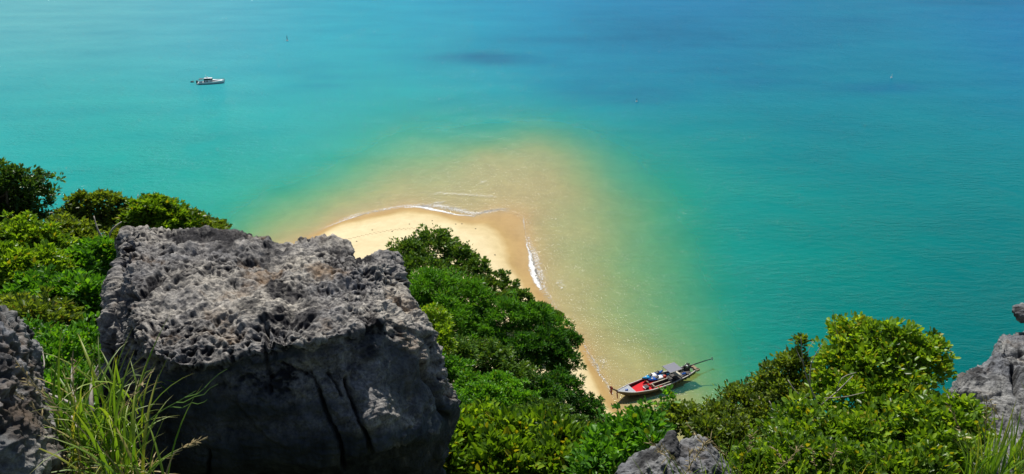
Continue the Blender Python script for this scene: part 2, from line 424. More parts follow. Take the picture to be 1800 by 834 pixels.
wcv = wcv * np.where(wq[:, 1:] > 240, np.array([[1, .97, .88]]), np.where(wq[:, :1] < 500, np.array([[1.6, 1.05, 1.0]]), 1.0))
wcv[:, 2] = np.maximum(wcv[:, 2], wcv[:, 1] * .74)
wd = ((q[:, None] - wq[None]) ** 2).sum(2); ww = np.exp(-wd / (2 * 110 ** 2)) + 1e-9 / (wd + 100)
wcol = (ww @ wcv) / ww.sum(1)[:, None] * (.36, .90, 1.04) * (1 - .13 * sstep(750, 1250, q[:, :1])) * np.where(q[:, :1] > -1, 1, 1) + (.03, .02, .01) * sstep(520, 100, q[:, :1]) * sstep(160, 20, q[:, 1:2])  # last term paints a pale sky reflection on the far left water
patch = np.zeros(len(q))  # bluer patches far out, broken up by noise
for (px, py, rx, ry, s) in [(850,102,100,16,.4),(1000,108,110,11,.35),(1120,50,130,28,.5),(1250,70,90,14,.4),(1050,150,120,20,.35),(1560,153,100,13,.5),(1330,150,60,9,.3),(560,135,70,22,.25),
                            (1500,35,160,10,.4),(1700,8,160,9,.5),(900,75,200,12,.25),(1150,170,90,18,.3),(1400,60,70,14,.35),(180,80,60,40,.12),(1300,110,300,60,.2)]:
    patch += s * np.exp(-(((q[:, 0] - px) / rx) ** 2 + ((q[:, 1] - py) / ry) ** 2))
p3 = np.column_stack([xy, np.zeros(len(xy))])
patch = 1.15 * patch * np.clip(1 + 1.2 * fbm(p3 * (1 / 60, 1 / 14, 1), 5), 0, 2)
def water_mat():
    m, n, ns, ls = mat('sea_water'); o = ns.new('ShaderNodeOutputMaterial')
    d0 = node(ns, 'ShaderNodeAttribute', attribute_name='depth').outputs['Fac']
    dn = mathn(ns, ls, 'MULTIPLY', d0, mathn(ns, ls, 'ADD', .84, mathn(ns, ls, 'MULTIPLY', noise(ns, ls, coords(ns, ls), .09, 4, .5, .3), .32)))
    dep = mathn(ns, ls, 'MULTIPLY', dn, mathn(ns, ls, 'ADD', .72, mathn(ns, ls, 'MULTIPLY', dn, .2)))
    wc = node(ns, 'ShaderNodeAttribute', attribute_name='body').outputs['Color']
    pt = node(ns, 'ShaderNodeAttribute', attribute_name='patch').outputs['Fac']
    v = coords(ns, ls)
    # silt clouds and swell modulation of the body colour
    big = noise(ns, ls, coords(ns, ls, (.5, 1.0, 1)), .035, 5, .6)
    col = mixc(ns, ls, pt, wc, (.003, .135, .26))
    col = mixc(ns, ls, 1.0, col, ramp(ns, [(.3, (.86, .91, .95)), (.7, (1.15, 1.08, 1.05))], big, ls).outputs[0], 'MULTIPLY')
    def K(k): return mathn(ns, ls, 'EXPONENT', mathn(ns, ls, 'MULTIPLY', dep, -k))
    # transmission and scatter per channel, by depth
    cT = ns.new('ShaderNodeCombineColor'); cS = ns.new('ShaderNodeCombineColor')
    for i, (kt, ks) in enumerate(((.46, .6), (.20, .40), (.46, .42))):
        ls.new(K(kt), cT.inputs[i]); ls.new(mathn(ns, ls, 'SUBTRACT', 1.0, K(ks)), cS.inputs[i])
    sc = mixc(ns, ls, 1.0, col, cS.outputs[0], 'MULTIPLY')
    tr = ns.new('ShaderNodeBsdfTransparent'); ls.new(cT.outputs[0], tr.inputs[0])
    df = ns.new('ShaderNodeBsdfDiffuse'); ls.new(sc, df.inputs[0])
    ad = ns.new('ShaderNodeAddShader'); ls.new(tr.outputs[0], ad.inputs[0]); ls.new(df.outputs[0], ad.inputs[1])
    gl = ns.new('ShaderNodeBsdfGlossy'); gl.inputs['Roughness'].default_value = .1
    w1 = noise(ns, ls, coords(ns, ls, (.55, 1.25, 1)), .55, 5, .62, .4)
    w2 = noise(ns, ls, coords(ns, ls, (.8, 1.4, 1)), 2.6, 3, .6, .3)
    w3 = noise(ns, ls, v, .09, 3, .5)
    amp = ramp(ns, [(.35, (.55,) * 3), (.65, (1.2,) * 3)], w3, ls).outputs[0]
    hh = mathn(ns, ls, 'MULTIPLY', mathn(ns, ls, 'ADD', w1, mathn(ns, ls, 'MULTIPLY', w2, .28)), amp)
    bp = node(ns, 'ShaderNodeBump', i_Strength=1.0, i_Distance=.42); ls.new(hh, bp.inputs['Height'])
    ls.new(bp.outputs[0], gl.inputs['Normal'])
    fr = node(ns, 'ShaderNodeFresnel', i_IOR=1.33); ls.new(bp.outputs[0], fr.inputs['Normal'])
    bp2 = node(ns, 'ShaderNodeBump', i_Strength=1.0, i_Distance=.34); ls.new(hh, bp2.inputs['Height']); ls.new(bp2.outputs[0], df.inputs['Normal'])
    mx = ns.new('ShaderNodeMixShader'); ls.new(mathn(ns, ls, 'MULTIPLY', fr.outputs[0], .27), mx.inputs[0])
    ls.new(ad.outputs[0], mx.inputs[1]); ls.new(gl.outputs[0], mx.inputs[2]); ls.new(mx.outputs[0], o.inputs[0]); return m
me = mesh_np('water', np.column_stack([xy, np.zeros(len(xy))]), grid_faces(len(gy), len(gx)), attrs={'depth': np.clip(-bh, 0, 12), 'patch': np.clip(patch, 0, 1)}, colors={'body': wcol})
link('water', me, water_mat(), kind='structure')

# foam strips thrown on the shore
def foam_mat():
    m, n, ns, ls = mat('sea_foam'); o = ns.new('ShaderNodeOutputMaterial')
    e = node(ns, 'ShaderNodeAttribute', attribute_name='thick').outputs['Fac']
    v = coords(ns, ls); a = noise(ns, ls, v, 2.6, 8, .75, 1.2)
    k = mathn(ns, ls, 'ADD', a, mathn(ns, ls, 'MULTIPLY', mathn(ns, ls, 'SUBTRACT', e, .5), .55))
    r = ramp(ns, [(.50, (0, 0, 0)), (.66, (1, 1, 1))], k, ls)
    d = ns.new('ShaderNodeBsdfDiffuse'); d.inputs[0].default_value = (.82, .82, .80, 1); t = ns.new('ShaderNodeBsdfTransparent')
    mx = ns.new('ShaderNodeMixShader'); ls.new(r.outputs[0], mx.inputs[0]); ls.new(t.outputs[0], mx.inputs[1]); ls.new(d.outputs[0], mx.inputs[2]); ls.new(mx.outputs[0], o.inputs[0]); return m
FOAM = foam_mat()
def foam(pts):
    """pts: px, py, width m, strength"""
    a = np.array(pts, float); t = np.linspace(0, len(a) - 1, (len(a) - 1) * 14 + 1)
    b = np.stack([np.interp(t, np.arange(len(a)), a[:, k]) for k in range(4)], 1)
    g = np.array([G(x, y) for x, y in b[:, :2]]); g[:, :2] += np.stack([gnoise(np.column_stack([t * 1.3, t * 0 + 3, t * 0])), gnoise(np.column_stack([t * 1.3, t * 0 + 8, t * 0]))], 1) * .35
    d = np.gradient(g, axis=0)[:, :2]; nrm = np.stack([-d[:, 1], d[:, 0]], 1); nrm /= np.linalg.norm(nrm, axis=1)[:, None]
    K = 13; vs = []; th = []
    for k in range(K):
        s = k / (K - 1) * 2 - 1
        off = nrm * (b[:, 2:3] * s * .62)
        vs.append(np.column_stack([g[:, :2] + off, np.full(len(g), .0)]))
        th.append(np.minimum(b[:, 3] * 1.06, .95) * (1 - abs(s) ** 1.5) * np.minimum(1, np.minimum(t, t[-1] - t) * 1.2))
    vs = np.stack(vs, 1).reshape(-1, 3); hz = bed_height(vs[:, :2]); vs[:, 2] = np.maximum(hz, 0) + .035
    return vs, grid_faces(len(g), K), np.stack(th, 1).ravel()
FL = [
 [(520,426,.5,.45),(560,406,.6,.5),(620,382,.9,.75),(660,372,.7,.6),(700,367,.5,.5),(730,364,1.2,.9),(745,364,3,1.25),(765,370,1.8,1.0),(800,377,.9,.8),(832,381,.8,.8),(848,376,.5,.5)],
 [(740,361,2,.9),(775,356,2.5,.62),(800,352,2.0,.5)], [(832,380,.8,.8),(855,372,1.5,.7),(890,366,1.4,.5),(915,370,.9,.4)], [(760,366,1.8,.7),(800,366,2.4,.6),(840,370,1.8,.6)],
 [(918,365,.6,.5),(921,390,.6,.6),(925,420,.5,.5),(930,440,.7,.8),(934,460,1.4,1.1),(938,480,2.0,1.3),(944,497,1.6,1.2),(951,508,.8,.8),(945,520,.5,.5)],
 [(951,508,.6,.7),(965,525,.5,.5),(985,545,.4,.4)], [(1013,588,.5,.5),(1030,612,.5,.55),(1046,640,.8,.6),(1060,665,.8,.6),(1075,690,.7,.5),(1090,712,.5,.45)],
 [(840,330,3.5,.5),(850,320,3,.52),(862,312,2.5,.45)], [(690,300,1.5,.42),(720,294,1.2,.45),(770,292,1.0,.38)], [(620,345,1.5,.42),(650,338,1.5,.42),(690,330,1.2,.4)]]
FL += [[(520,425,2.5,.5),(620,380,3.5,.52),(700,363,3.5,.55),(770,362,5,.62),(835,376,4,.6),(880,368,4,.55),(918,378,3,.5)],
 [(922,390,2,.4),(928,420,2.5,.46),(938,450,3.5,.58),(946,480,4.5,.6),(956,505,3,.5),(980,545,2.5,.4),(1015,585,2,.38),(1045,640,2.5,.48),(1075,688,2,.4)],
 [(700,345,3,.44),(780,340,4,.5),(860,345,4,.5),(910,350,3,.42)], [(975,470,2.5,.44),(985,500,3,.48),(1000,530,3,.44)],[(1040,600,2.5,.42),(1062,640,3,.46),(1085,670,2.5,.42)]]
vs, fs, th = [], [], []; o = 0
for L in FL:
    a, b, c = foam(L); vs.append(a); fs.append(b + o); th.append(c); o += len(a)
me = mesh_np('foam', np.concatenate(vs), np.concatenate(fs), attrs={'thick': np.concatenate(th)})
fo = link('foam', me, FOAM, kind='stuff', label='thin white surf foam washing up on the sand tip', category='foam')

# footprints and drift specks on the dry sand
mb = MB()
for k in range(46):
    t = k / 45; p = G(600 + 165 * t, 433 - 27 * t - 6 * math.sin(t * 3.1) + (k % 2) * 2.0); z = float(bed_height(p[None, :2])[0])
    mb.ball((p[0], p[1], z - .02), .17, 7, 4, (1.3, .8, .5))
mb.build('footprint_trail', paint('stirred_sand', (.50, .39, .23), .9), smooth=True, kind='stuff', label='faint line of footprints crossing the pale sand', category='footprints')
mb = MB()
for (px, py) in [(720,400),(735,414),(801,397),(812,396),(690,417),(845,470),(870,452),(760,392),(655,412),(628,436),(900,520),(836,405),(910,545),(1062,705),(1048,720)]:
    p = G(px, py); z = float(bed_height(p[None, :2])[0]); mb.ball((p[0], p[1], z + .04), .13, 6, 4, (1.4, .8, .6))
mb.build('drift_debris', BARK, kind='stuff', label='scattered dark specks of driftwood on the dry sand', category='driftwood')

# ------------------------------------------------------------------ hillside
def hill(x, y):
    x = np.asarray(x, float); y = np.asarray(y, float)
    main = np.interp(y, [-60, 0, 2, 4, 8, 12, 20, 40, 55, 65, 75, 84, 95, 130], [62, 56.3, 55.9, 53.3, 49.8, 46.2, 39.3, 21, 9, 4, 1.2, -1, -5, -10])
    left = np.interp(y, [-60, 0, 2, 5, 10, 20, 30, 42, 50, 60, 80], [62, 56.3, 55.9, 53.0, 50.2, 45.5, 40.5, 35, 29, 12, -8])
    right = np.interp(y, [-60, 0, 2, 4, 8, 12, 20, 35, 50, 60, 80], [62, 56.3, 55.9, 53.3, 49.8, 45.8, 34, 15, 2, -4, -9])
    wl = sstep(-7, -15, x) * sstep(-150, -60, x) ; wr = sstep(6, 30, x)
    # the beach foot spreads toward the left centre
    mid = main + sstep(-60, -20, x) * sstep(25, 5, x) * sstep(75, 95, y) * sstep(125, 100, y) * 5.2
    return mid * (1 - wl) * (1 - wr) + left * wl + right * wr * (1 - wl)
hx = spaced(-60, 60, .8, -400, 400, 1.15); hy = spaced(-6, 90, .8, -150, 130, 1.15)
HX, HY = np.meshgrid(hx, hy); hz = hill(HX.ravel(), HY.ravel())
p3 = np.column_stack([HX.ravel(), HY.ravel(), hz]); hz = hz + fbm(p3 * .25, 4) * .35 - .25
def soil_mat():
    m, n, ns, ls = mat('hill_soil'); o = ns.new('ShaderNodeOutputMaterial'); b = ns.new('ShaderNodeBsdfPrincipled')
    v = coords(ns, ls); f = noise(ns, ls, v, 1.4, 8, .7); r = ramp(ns, [(.35, (.015, .025, .008)), (.55, (.035, .05, .015)), (.7, (.09, .08, .05))], f, ls)
    ls.new(r.outputs[0], b.inputs['Base Color']); b.inputs['Roughness'].default_value = .95
    bp = node(ns, 'ShaderNodeBump', i_Strength=.8, i_Distance=.3); ls.new(f, bp.inputs['Height']); ls.new(bp.outputs[0], b.inputs['Normal'])
    ls.new(b.outputs[0], o.inputs[0]); return m
link('hillside', mesh_np('hillside', np.column_stack([HX.ravel(), HY.ravel(), hz]), grid_faces(len(hy), len(hx))), soil_mat(), kind='structure')

# ------------------------------------------------------------------ rocks
def catmull(a, n):
    """a (k, ...) control values -> n samples (uniform Catmull-Rom)"""
    k = len(a); t = np.linspace(0, k - 1 - 1e-9, n) if np.isscalar(n) else n
    i = t.astype(int); f = (t - i).reshape((-1,) + (1,) * (a.ndim - 1))
    g = lambda j: a[np.clip(j, 0, k - 1)]
    p0, p1, p2, p3 = g(i - 1), g(i), g(i + 1), g(i + 2)
    return .5 * (2 * p1 + (p2 - p0) * f + (2 * p0 - 5 * p1 + 4 * p2 - p3) * f * f + (3 * p1 - p0 - 3 * p2 + p3) * f ** 3)
def tsamples(weights):
    """weights: samples per control interval"""
    return np.concatenate([np.arange(w) / w + i for i, w in enumerate(weights)] + [[len(weights) - 1e-9]])
def rock(name, label, grid, wr, wc, big=.09, pit=.045, pscale=7.0, spike=.05, facemask=None, cracks=(), m=ROCK, fine=.012, cat='rock', group=None):
    g = np.array(grid, float)                      # rows, cols, 3 in world metres
    a = catmull(g, tsamples(wr)); a = np.swapaxes(catmull(np.swapaxes(a, 0, 1), tsamples(wc)), 0, 1)
    nr, nc = a.shape[:2]
    def normals(a):
        du = np.gradient(a, axis=0); dv = np.gradient(a, axis=1); n = np.cross(du, dv); n /= np.linalg.norm(n, axis=2)[:, :, None] + 1e-9; return n
    n = normals(a)
    mid = a[nr // 2, nc // 2]
    if (n[nr // 2, nc // 2] * (np.array([0, 0, CAM_Z]) - mid)).sum() < 0: n = -n; flip = True
    else: flip = False
    p = a.reshape(-1, 3); N = n.reshape(-1, 3)
    up = sstep(.05, .6, N[:, 2])
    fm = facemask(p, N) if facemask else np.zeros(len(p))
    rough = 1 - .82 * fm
    d = fbm(p * 1.3, 4) * big * (1 - .45 * fm)
    q1 = p + np.stack([fbm(p * 5, 2), fbm(p * 5 + 40, 2), fbm(p * 5 + 80, 2)], 1) * .05
    f1, f2, idc = worley(q1 * pscale); f1b, f2b, idb = worley(q1 * pscale * 2.3 + 5)
    cup = -np.clip(.62 - f1, 0, 1) * (.4 + 1.2 * idc); cupb = -np.clip(.6 - f1b, 0, 1) * (.3 + 1.2 * idb)
    rd = ridged(p * 4.2, 4)
    pitm = rough * (.3 + .9 * sstep(-.35, .5, fbm(p * 1.7 + 30, 3)))
    d = d + (cup * pit * 2.0 + cupb * pit * 1.1) * pitm + ((rd - .5) * spike + (ridged(p * (7, 2.2, 4) + 3, 3) - .4) * spike * .45) * rough + fbm(p * 22, 3) * fine * (.35 + .65 * rough)
    f3, _, id3 = worley(q1 * 3.6 + 11); d = d - np.clip(.42 - f3, 0, 1) * sstep(.45, .9, id3) * pit * 9 * rough
    d = d - d.mean() * .9 + (fbm(p * (3, 3, 7), 3) * .028 + sstep(.25, .35, gnoise(p * 2.1 + 3)) * .035) * fm
    u, v = proj(p)
    crackd = np.zeros(len(p))
    for (pts, wpx, dep) in cracks:
        best = np.full(len(p), 1e9)
        for (x0, y0), (x1, y1) in zip(pts[:-1], pts[1:]):
            t = np.clip(((u - x0) * (x1 - x0) + (v - y0) * (y1 - y0)) / ((x1 - x0) ** 2 + (y1 - y0) ** 2), 0, 1)
            jit = gnoise(np.column_stack([v * .08, u * .08, v * 0])) * 2.5
            best = np.minimum(best, np.hypot(u + jit - (x0 + t * (x1 - x0)), v - (y0 + t * (y1 - y0))))
        vis = (N[:, 1] < .35)
        crackd = np.maximum(crackd, np.exp(-(best / wpx) ** 2) * dep * vis)
    d = d - crackd
    p = p + N * d[:, None]
    pit_dark = np.clip(-(cup * 1.4 + cupb * .9) * pitm * 1.1 + sstep(.1, .7, fbm(p * 2.2 + 9, 3)) * .55 * rough, 0, 1)
    base = p.mean(0); base[2] = p[:, 2].min()
    f = grid_faces(nr, nc)
    if flip: f = f[:, ::-1]
    me = mesh_np(name, p - base, f, attrs={'pit_dark': pit_dark, 'smoothface': fm})
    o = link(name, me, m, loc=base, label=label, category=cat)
    if group: o['group'] = group
    return o
def down(p, dz, dy=0, dx=0):
    p = np.array(p, float); q_ = p + (0, dy, -dz); q_[0] = p[0] * depth_of(q_) / depth_of(p) + dx
    return q_

# main boulder: columns left to right, rows crest -> front edge -> foot
cols = [
 [(217,441,6.0),(210,483,5.75),(202,530,5.45),(196,580,5.2),(192,605,5.15),(190,680,5.05),(204,770,5.0),(212,850,5.0)],
 [(239,423,6.15),(223,478,5.6),(216,530,5.2),(223,585,4.95),(223,610,4.95),(226,690,4.85),(243,790,4.8),(256,850,4.8)],
 [(262,419,6.2),(242,473,5.4),(234,530,4.85),(241,592,4.45),(251,618,4.43),(265,710,4.35),(283,815,4.3),(298,850,4.5)],
 [(335,423,6.2),(320,478,5.4),(308,545,4.75),(305,630,4.22),(315,652,4.25),(335,725,4.2),(350,822,4.15),(355,846,4.7)],
 [(410,429,6.2),(405,483,5.45),(400,545,4.8),(400,624,4.3),(402,648,4.3),(420,725,4.2),(440,828,4.15),(445,845,4.7)],
 [(500,441,6.05),(500,488,5.45),(500,540,4.85),(500,602,4.36),(502,630,4.38),(520,720,4.22),(545,824,4.15),(548,840,4.7)],
 [(548,433,6.2),(548,488,5.45),(550,538,4.9),(552,594,4.4),(556,618,4.42),(575,715,4.25),(598,812,4.2),(600,828,4.75)],
 [(606,441,6.15),(596,488,5.5),(598,535,4.95),(602,584,4.5),(606,606,4.52),(622,708,4.3),(645,795,4.22),(648,812,4.75)],
 [(622,469,5.75),(620,493,5.45),(622,535,5.0),(626,576,4.6),(632,598,4.6),(660,700,4.4),(685,780,4.3),(682,800,4.8)],
 [(666,461,5.95),(661,493,5.55),(661,528,5.15),(674,560,4.8),(692,584,4.82),(726,688,4.72),(752,765,4.68),(736,792,4.95)],
 [(688,465,6.05),(690,508,5.7),(702,540,5.4),(730,578,5.1),(738,600,5.12),(773,680,5.02),(786,735,4.98),(760,788,5.15)],
 [(694,475,6.4),(708,523,6.0),(726,556,5.6),(753,592,5.4),(760,615,5.42),(800,690,5.38),(812,725,5.36),(783,785,5.45)]]
G0 = []
for c in cols:
    w = [P(*t) for t in c]
    G0.append([down(w[0], 3.0, .9), down(w[0], .35, .35)] + w + [down(w[-1], 1.2, .5), down(w[-1], 3.5, .9)])
G0 = [[down(p, 1.5, 1.1, .35) for p in G0[0]]] + G0 + [[down(p, 1.5, 1.1, -.35) for p in G0[-1]]]
Gm = np.swapaxes(np.array(G0), 0, 1)
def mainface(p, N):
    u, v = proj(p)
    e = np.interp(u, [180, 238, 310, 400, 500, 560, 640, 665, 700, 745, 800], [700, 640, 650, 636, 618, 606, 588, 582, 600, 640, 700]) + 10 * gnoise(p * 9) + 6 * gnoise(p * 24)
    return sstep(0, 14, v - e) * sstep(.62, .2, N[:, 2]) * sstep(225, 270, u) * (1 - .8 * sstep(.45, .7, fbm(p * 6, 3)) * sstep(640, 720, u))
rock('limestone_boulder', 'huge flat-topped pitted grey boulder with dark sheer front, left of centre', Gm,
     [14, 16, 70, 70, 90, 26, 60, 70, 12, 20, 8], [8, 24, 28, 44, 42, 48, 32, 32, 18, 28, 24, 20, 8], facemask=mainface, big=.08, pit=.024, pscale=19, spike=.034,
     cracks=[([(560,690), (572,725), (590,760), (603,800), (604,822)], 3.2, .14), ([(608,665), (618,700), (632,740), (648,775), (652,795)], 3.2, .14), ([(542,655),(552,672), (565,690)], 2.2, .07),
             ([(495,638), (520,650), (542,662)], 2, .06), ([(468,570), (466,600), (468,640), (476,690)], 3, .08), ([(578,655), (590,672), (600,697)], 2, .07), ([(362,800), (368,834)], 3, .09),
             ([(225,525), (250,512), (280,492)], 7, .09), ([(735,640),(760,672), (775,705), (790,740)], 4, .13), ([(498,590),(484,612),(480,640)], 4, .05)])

def blob_rock(name, label, outline_cols, back, wr, wc, **kw):
    """columns of (px,py,Y) points from the top edge down, closed behind"""
    g = []
    for c in outline_cols:
        w = [P(*t) for t in c]
        g.append([down(w[0], back, back * .7), down(w[0], back * .25, back * .25)] + w + [down(w[-1], kw.get('foot', back), .2)])
    g = [[down(p, back * 1.3, back * .8, kw.get('el', .1)) for p in g[0]]] + g + [[down(p, back * 1.3, back * .8, kw.get('er', -.1)) for p in g[-1]]]
    kw.pop('el', 0); kw.pop('er', 0); kw.pop('foot', 0)
    return rock(name, label, np.swapaxes(np.array(g), 0, 1), wr, wc, **kw)
blob_rock('limestone_crag', 'dark rough crag at the left edge, beside the arching long grass', [
    [(-160,520,3.4),(-160,640,3.1),(-160,740,2.9),(-160,860,2.8)],
    [(-60,535,3.5),(-60,640,3.1),(-60,740,2.85),(-60,860,2.75)],
    [(5,552,3.6),(10,640,3.2),(10,740,2.95),(15,860,2.8)],
    [(34,565,3.7),(42,640,3.4),(50,740,3.1),(60,860,2.9)],
    [(50,600,3.9),(70,665,3.7),(82,745,3.4),(98,860,3.1)],
    [(56,625,4.2),(76,680,4.0),(92,755,3.7),(108,860,3.4)]], 1.0, [6, 8, 50, 60, 60, 8], [6, 16, 24, 36, 36, 16, 6], big=.05, pit=.02, spike=.035, pscale=14, fine=.012, m=ROCK2)
blob_rock('pale_outcrop', 'small pale rock outcrop with a pointed spire, below the long boat', [
    [(1085,838,5.2),(1085,850,5.1),(1080,870,5.0),(1075,930,4.9)],
    [(1128,802,5.3),(1125,820,5.1),(1120,850,4.95),(1115,930,4.8)],
    [(1160,786,5.35),(1158,805,5.15),(1150,840,4.95),(1148,930,4.75)],
    [(1181,763,5.4),(1178,790,5.2),(1172,835,4.95),(1172,930,4.7)],
    [(1193,784,5.4),(1196,803,5.2),(1198,835,4.95),(1200,930,4.7)],
    [(1212,772,5.45),(1215,797,5.2),(1220,835,4.95),(1222,930,4.7)],
    [(1238,770,5.5),(1242,797,5.25),(1248,835,5.0),(1250,930,4.8)],
    [(1256,790,5.5),(1264,812,5.3),(1272,842,5.1),(1276,930,4.9)],
    [(1276,822,5.6),(1285,835,5.5),(1290,855,5.3),(1295,930,5.1)]], .9, [5, 8, 26, 40, 30, 6], [5, 16, 16, 16, 14, 14, 16, 14, 14, 5], big=.03, pit=.016, spike=.03, pscale=14, fine=.01, m=ROCK2)
blob_rock('cliff_ledge', 'sloping grey rock ledge dropping to the sea at the right edge of the photograph', [
    [(1664,715,9.0),(1660,740,8.8),(1655,780,8.5),(1650,860,8.0)],
    [(1672,682,9.4),(1680,720,8.9),(1685,770,8.4),(1690,860,7.8)],
    [(1702,650,9.8),(1712,700,9.1),(1720,760,8.4),(1730,860,7.6)],
    [(1746,628,10.2),(1752,680,9.3),(1758,750,8.4),(1765,860,7.5)],
    [(1760,600,10.8),(1775,660,9.6),(1790,740,8.5),(1800,860,7.4)],
    [(1800,588,11.2),(1820,650,9.8),(1840,740,8.5),(1850,860,7.3)],
    [(1880,560,11.6),(1900,650,10.0),(1920,740,8.5),(1930,860,7.2)]], 2.5, [6, 8, 50, 55, 40, 8], [6, 20, 26, 30, 30, 30, 20, 6], big=.14, pit=.006, spike=.028, pscale=9, fine=.018, m=ROCK2, er=2,
    cracks=[([(1742, 612), (1762, 618), (1800, 616)], 4, .22), ([(1690, 690), (1730, 700), (1760, 690)], 4, .15), ([(1780,650),(1790,690),(1800,700)], 5, .2)])
blob_rock('hanging_slab', 'small dark rock slab jutting in at the right edge above the grey ledge', [
    [(1781,545,11.4),(1782,550,11.3),(1784,555,11.3),(1787,559,11.4)],
    [(1792,537,11.6),(1794,547,11.3),(1795,557,11.2),(1798,566,11.4)],
    [(1815,534,11.8),(1815,547,11.3),(1815,560,11.2),(1815,570,11.4)],
    [(1880,530,12.2),(1880,547,11.6),(1880,565,11.4),(1880,590,11.5)]], .14, [4, 6, 18, 18, 18, 4], [4, 18, 24, 30, 4], big=.04, pit=.012, spike=.03, pscale=8, m=ROCK2, foot=.03)

# ------------------------------------------------------------------ leaves
def unit(a): return a / (np.linalg.norm(a, axis=-1, keepdims=True) + 1e-9)
LT = {  # leaf outline along (x) / across (y) / fold height (z), and quads
 'broad': (np.array([(0, 0, 0), (.35, .42, .10), (.78, .40, .08), (1, 0, -.06), (.78, -.40, .08), (.35, -.42, .10), (.5, 0, 0)]), np.array([(0, 6, 2, 1), (6, 3, 2, 2), (0, 5, 4, 6), (6, 4, 3, 3)])),
 'kite': (np.array([(0, 0, 0), (.5, .5, .12), (1, 0, -.08), (.5, -.5, .12)]), np.array([(0, 2, 1), (0, 3, 2)]))}
LT['broad'] = (LT['broad'][0], np.array([(0, 6, 1), (6, 2, 1), (6, 3, 2), (0, 5, 6), (5, 4, 6), (4, 3, 6)]))
def leaf_mesh_arrays(pos, ax, nr, L, Wd, kind, tone):
    T, Fc = LT[kind]; ax = unit(ax); sd_ = unit(np.cross(nr, ax)); nr = np.cross(ax, sd_)
    v = pos[:, None] + ax[:, None] * (T[None, :, 0:1] * L[:, None, None]) + sd_[:, None] * (T[None, :, 1:2] * Wd[:, None, None]) + nr[:, None] * (T[None, :, 2:3] * L[:, None, None])
    f = Fc[None] + (np.arange(len(pos)) * len(T))[:, None, None]
    return v.reshape(-1, 3), f.reshape(-1, 3), np.repeat(tone, len(T))
def leaf_single(kind, ratio, mt, tones=(.15, .4, .6, .8, .97)):
    T, Fc = LT[kind]; r = []
    for t in tones:
        me = mesh_np('leaf', T * (1, ratio, 1), Fc, attrs={'tone': np.full(len(T), t)}); me.materials.append(mt); r.append(me)
    return r
def limb_path(a, b, bend=.15, n=5):
    a = np.array(a); b = np.array(b); L = np.linalg.norm(b - a); off = RNG.normal(size=3) * L * bend; off[2] = abs(off[2]) * .4
    t = np.linspace(0, 1, n)[:, None]; p = a + (b - a) * t + off * (4 * t * (1 - t)) * .5
    p[1:-1] += RNG.normal(size=(n - 2, 3)) * L * .03; return p
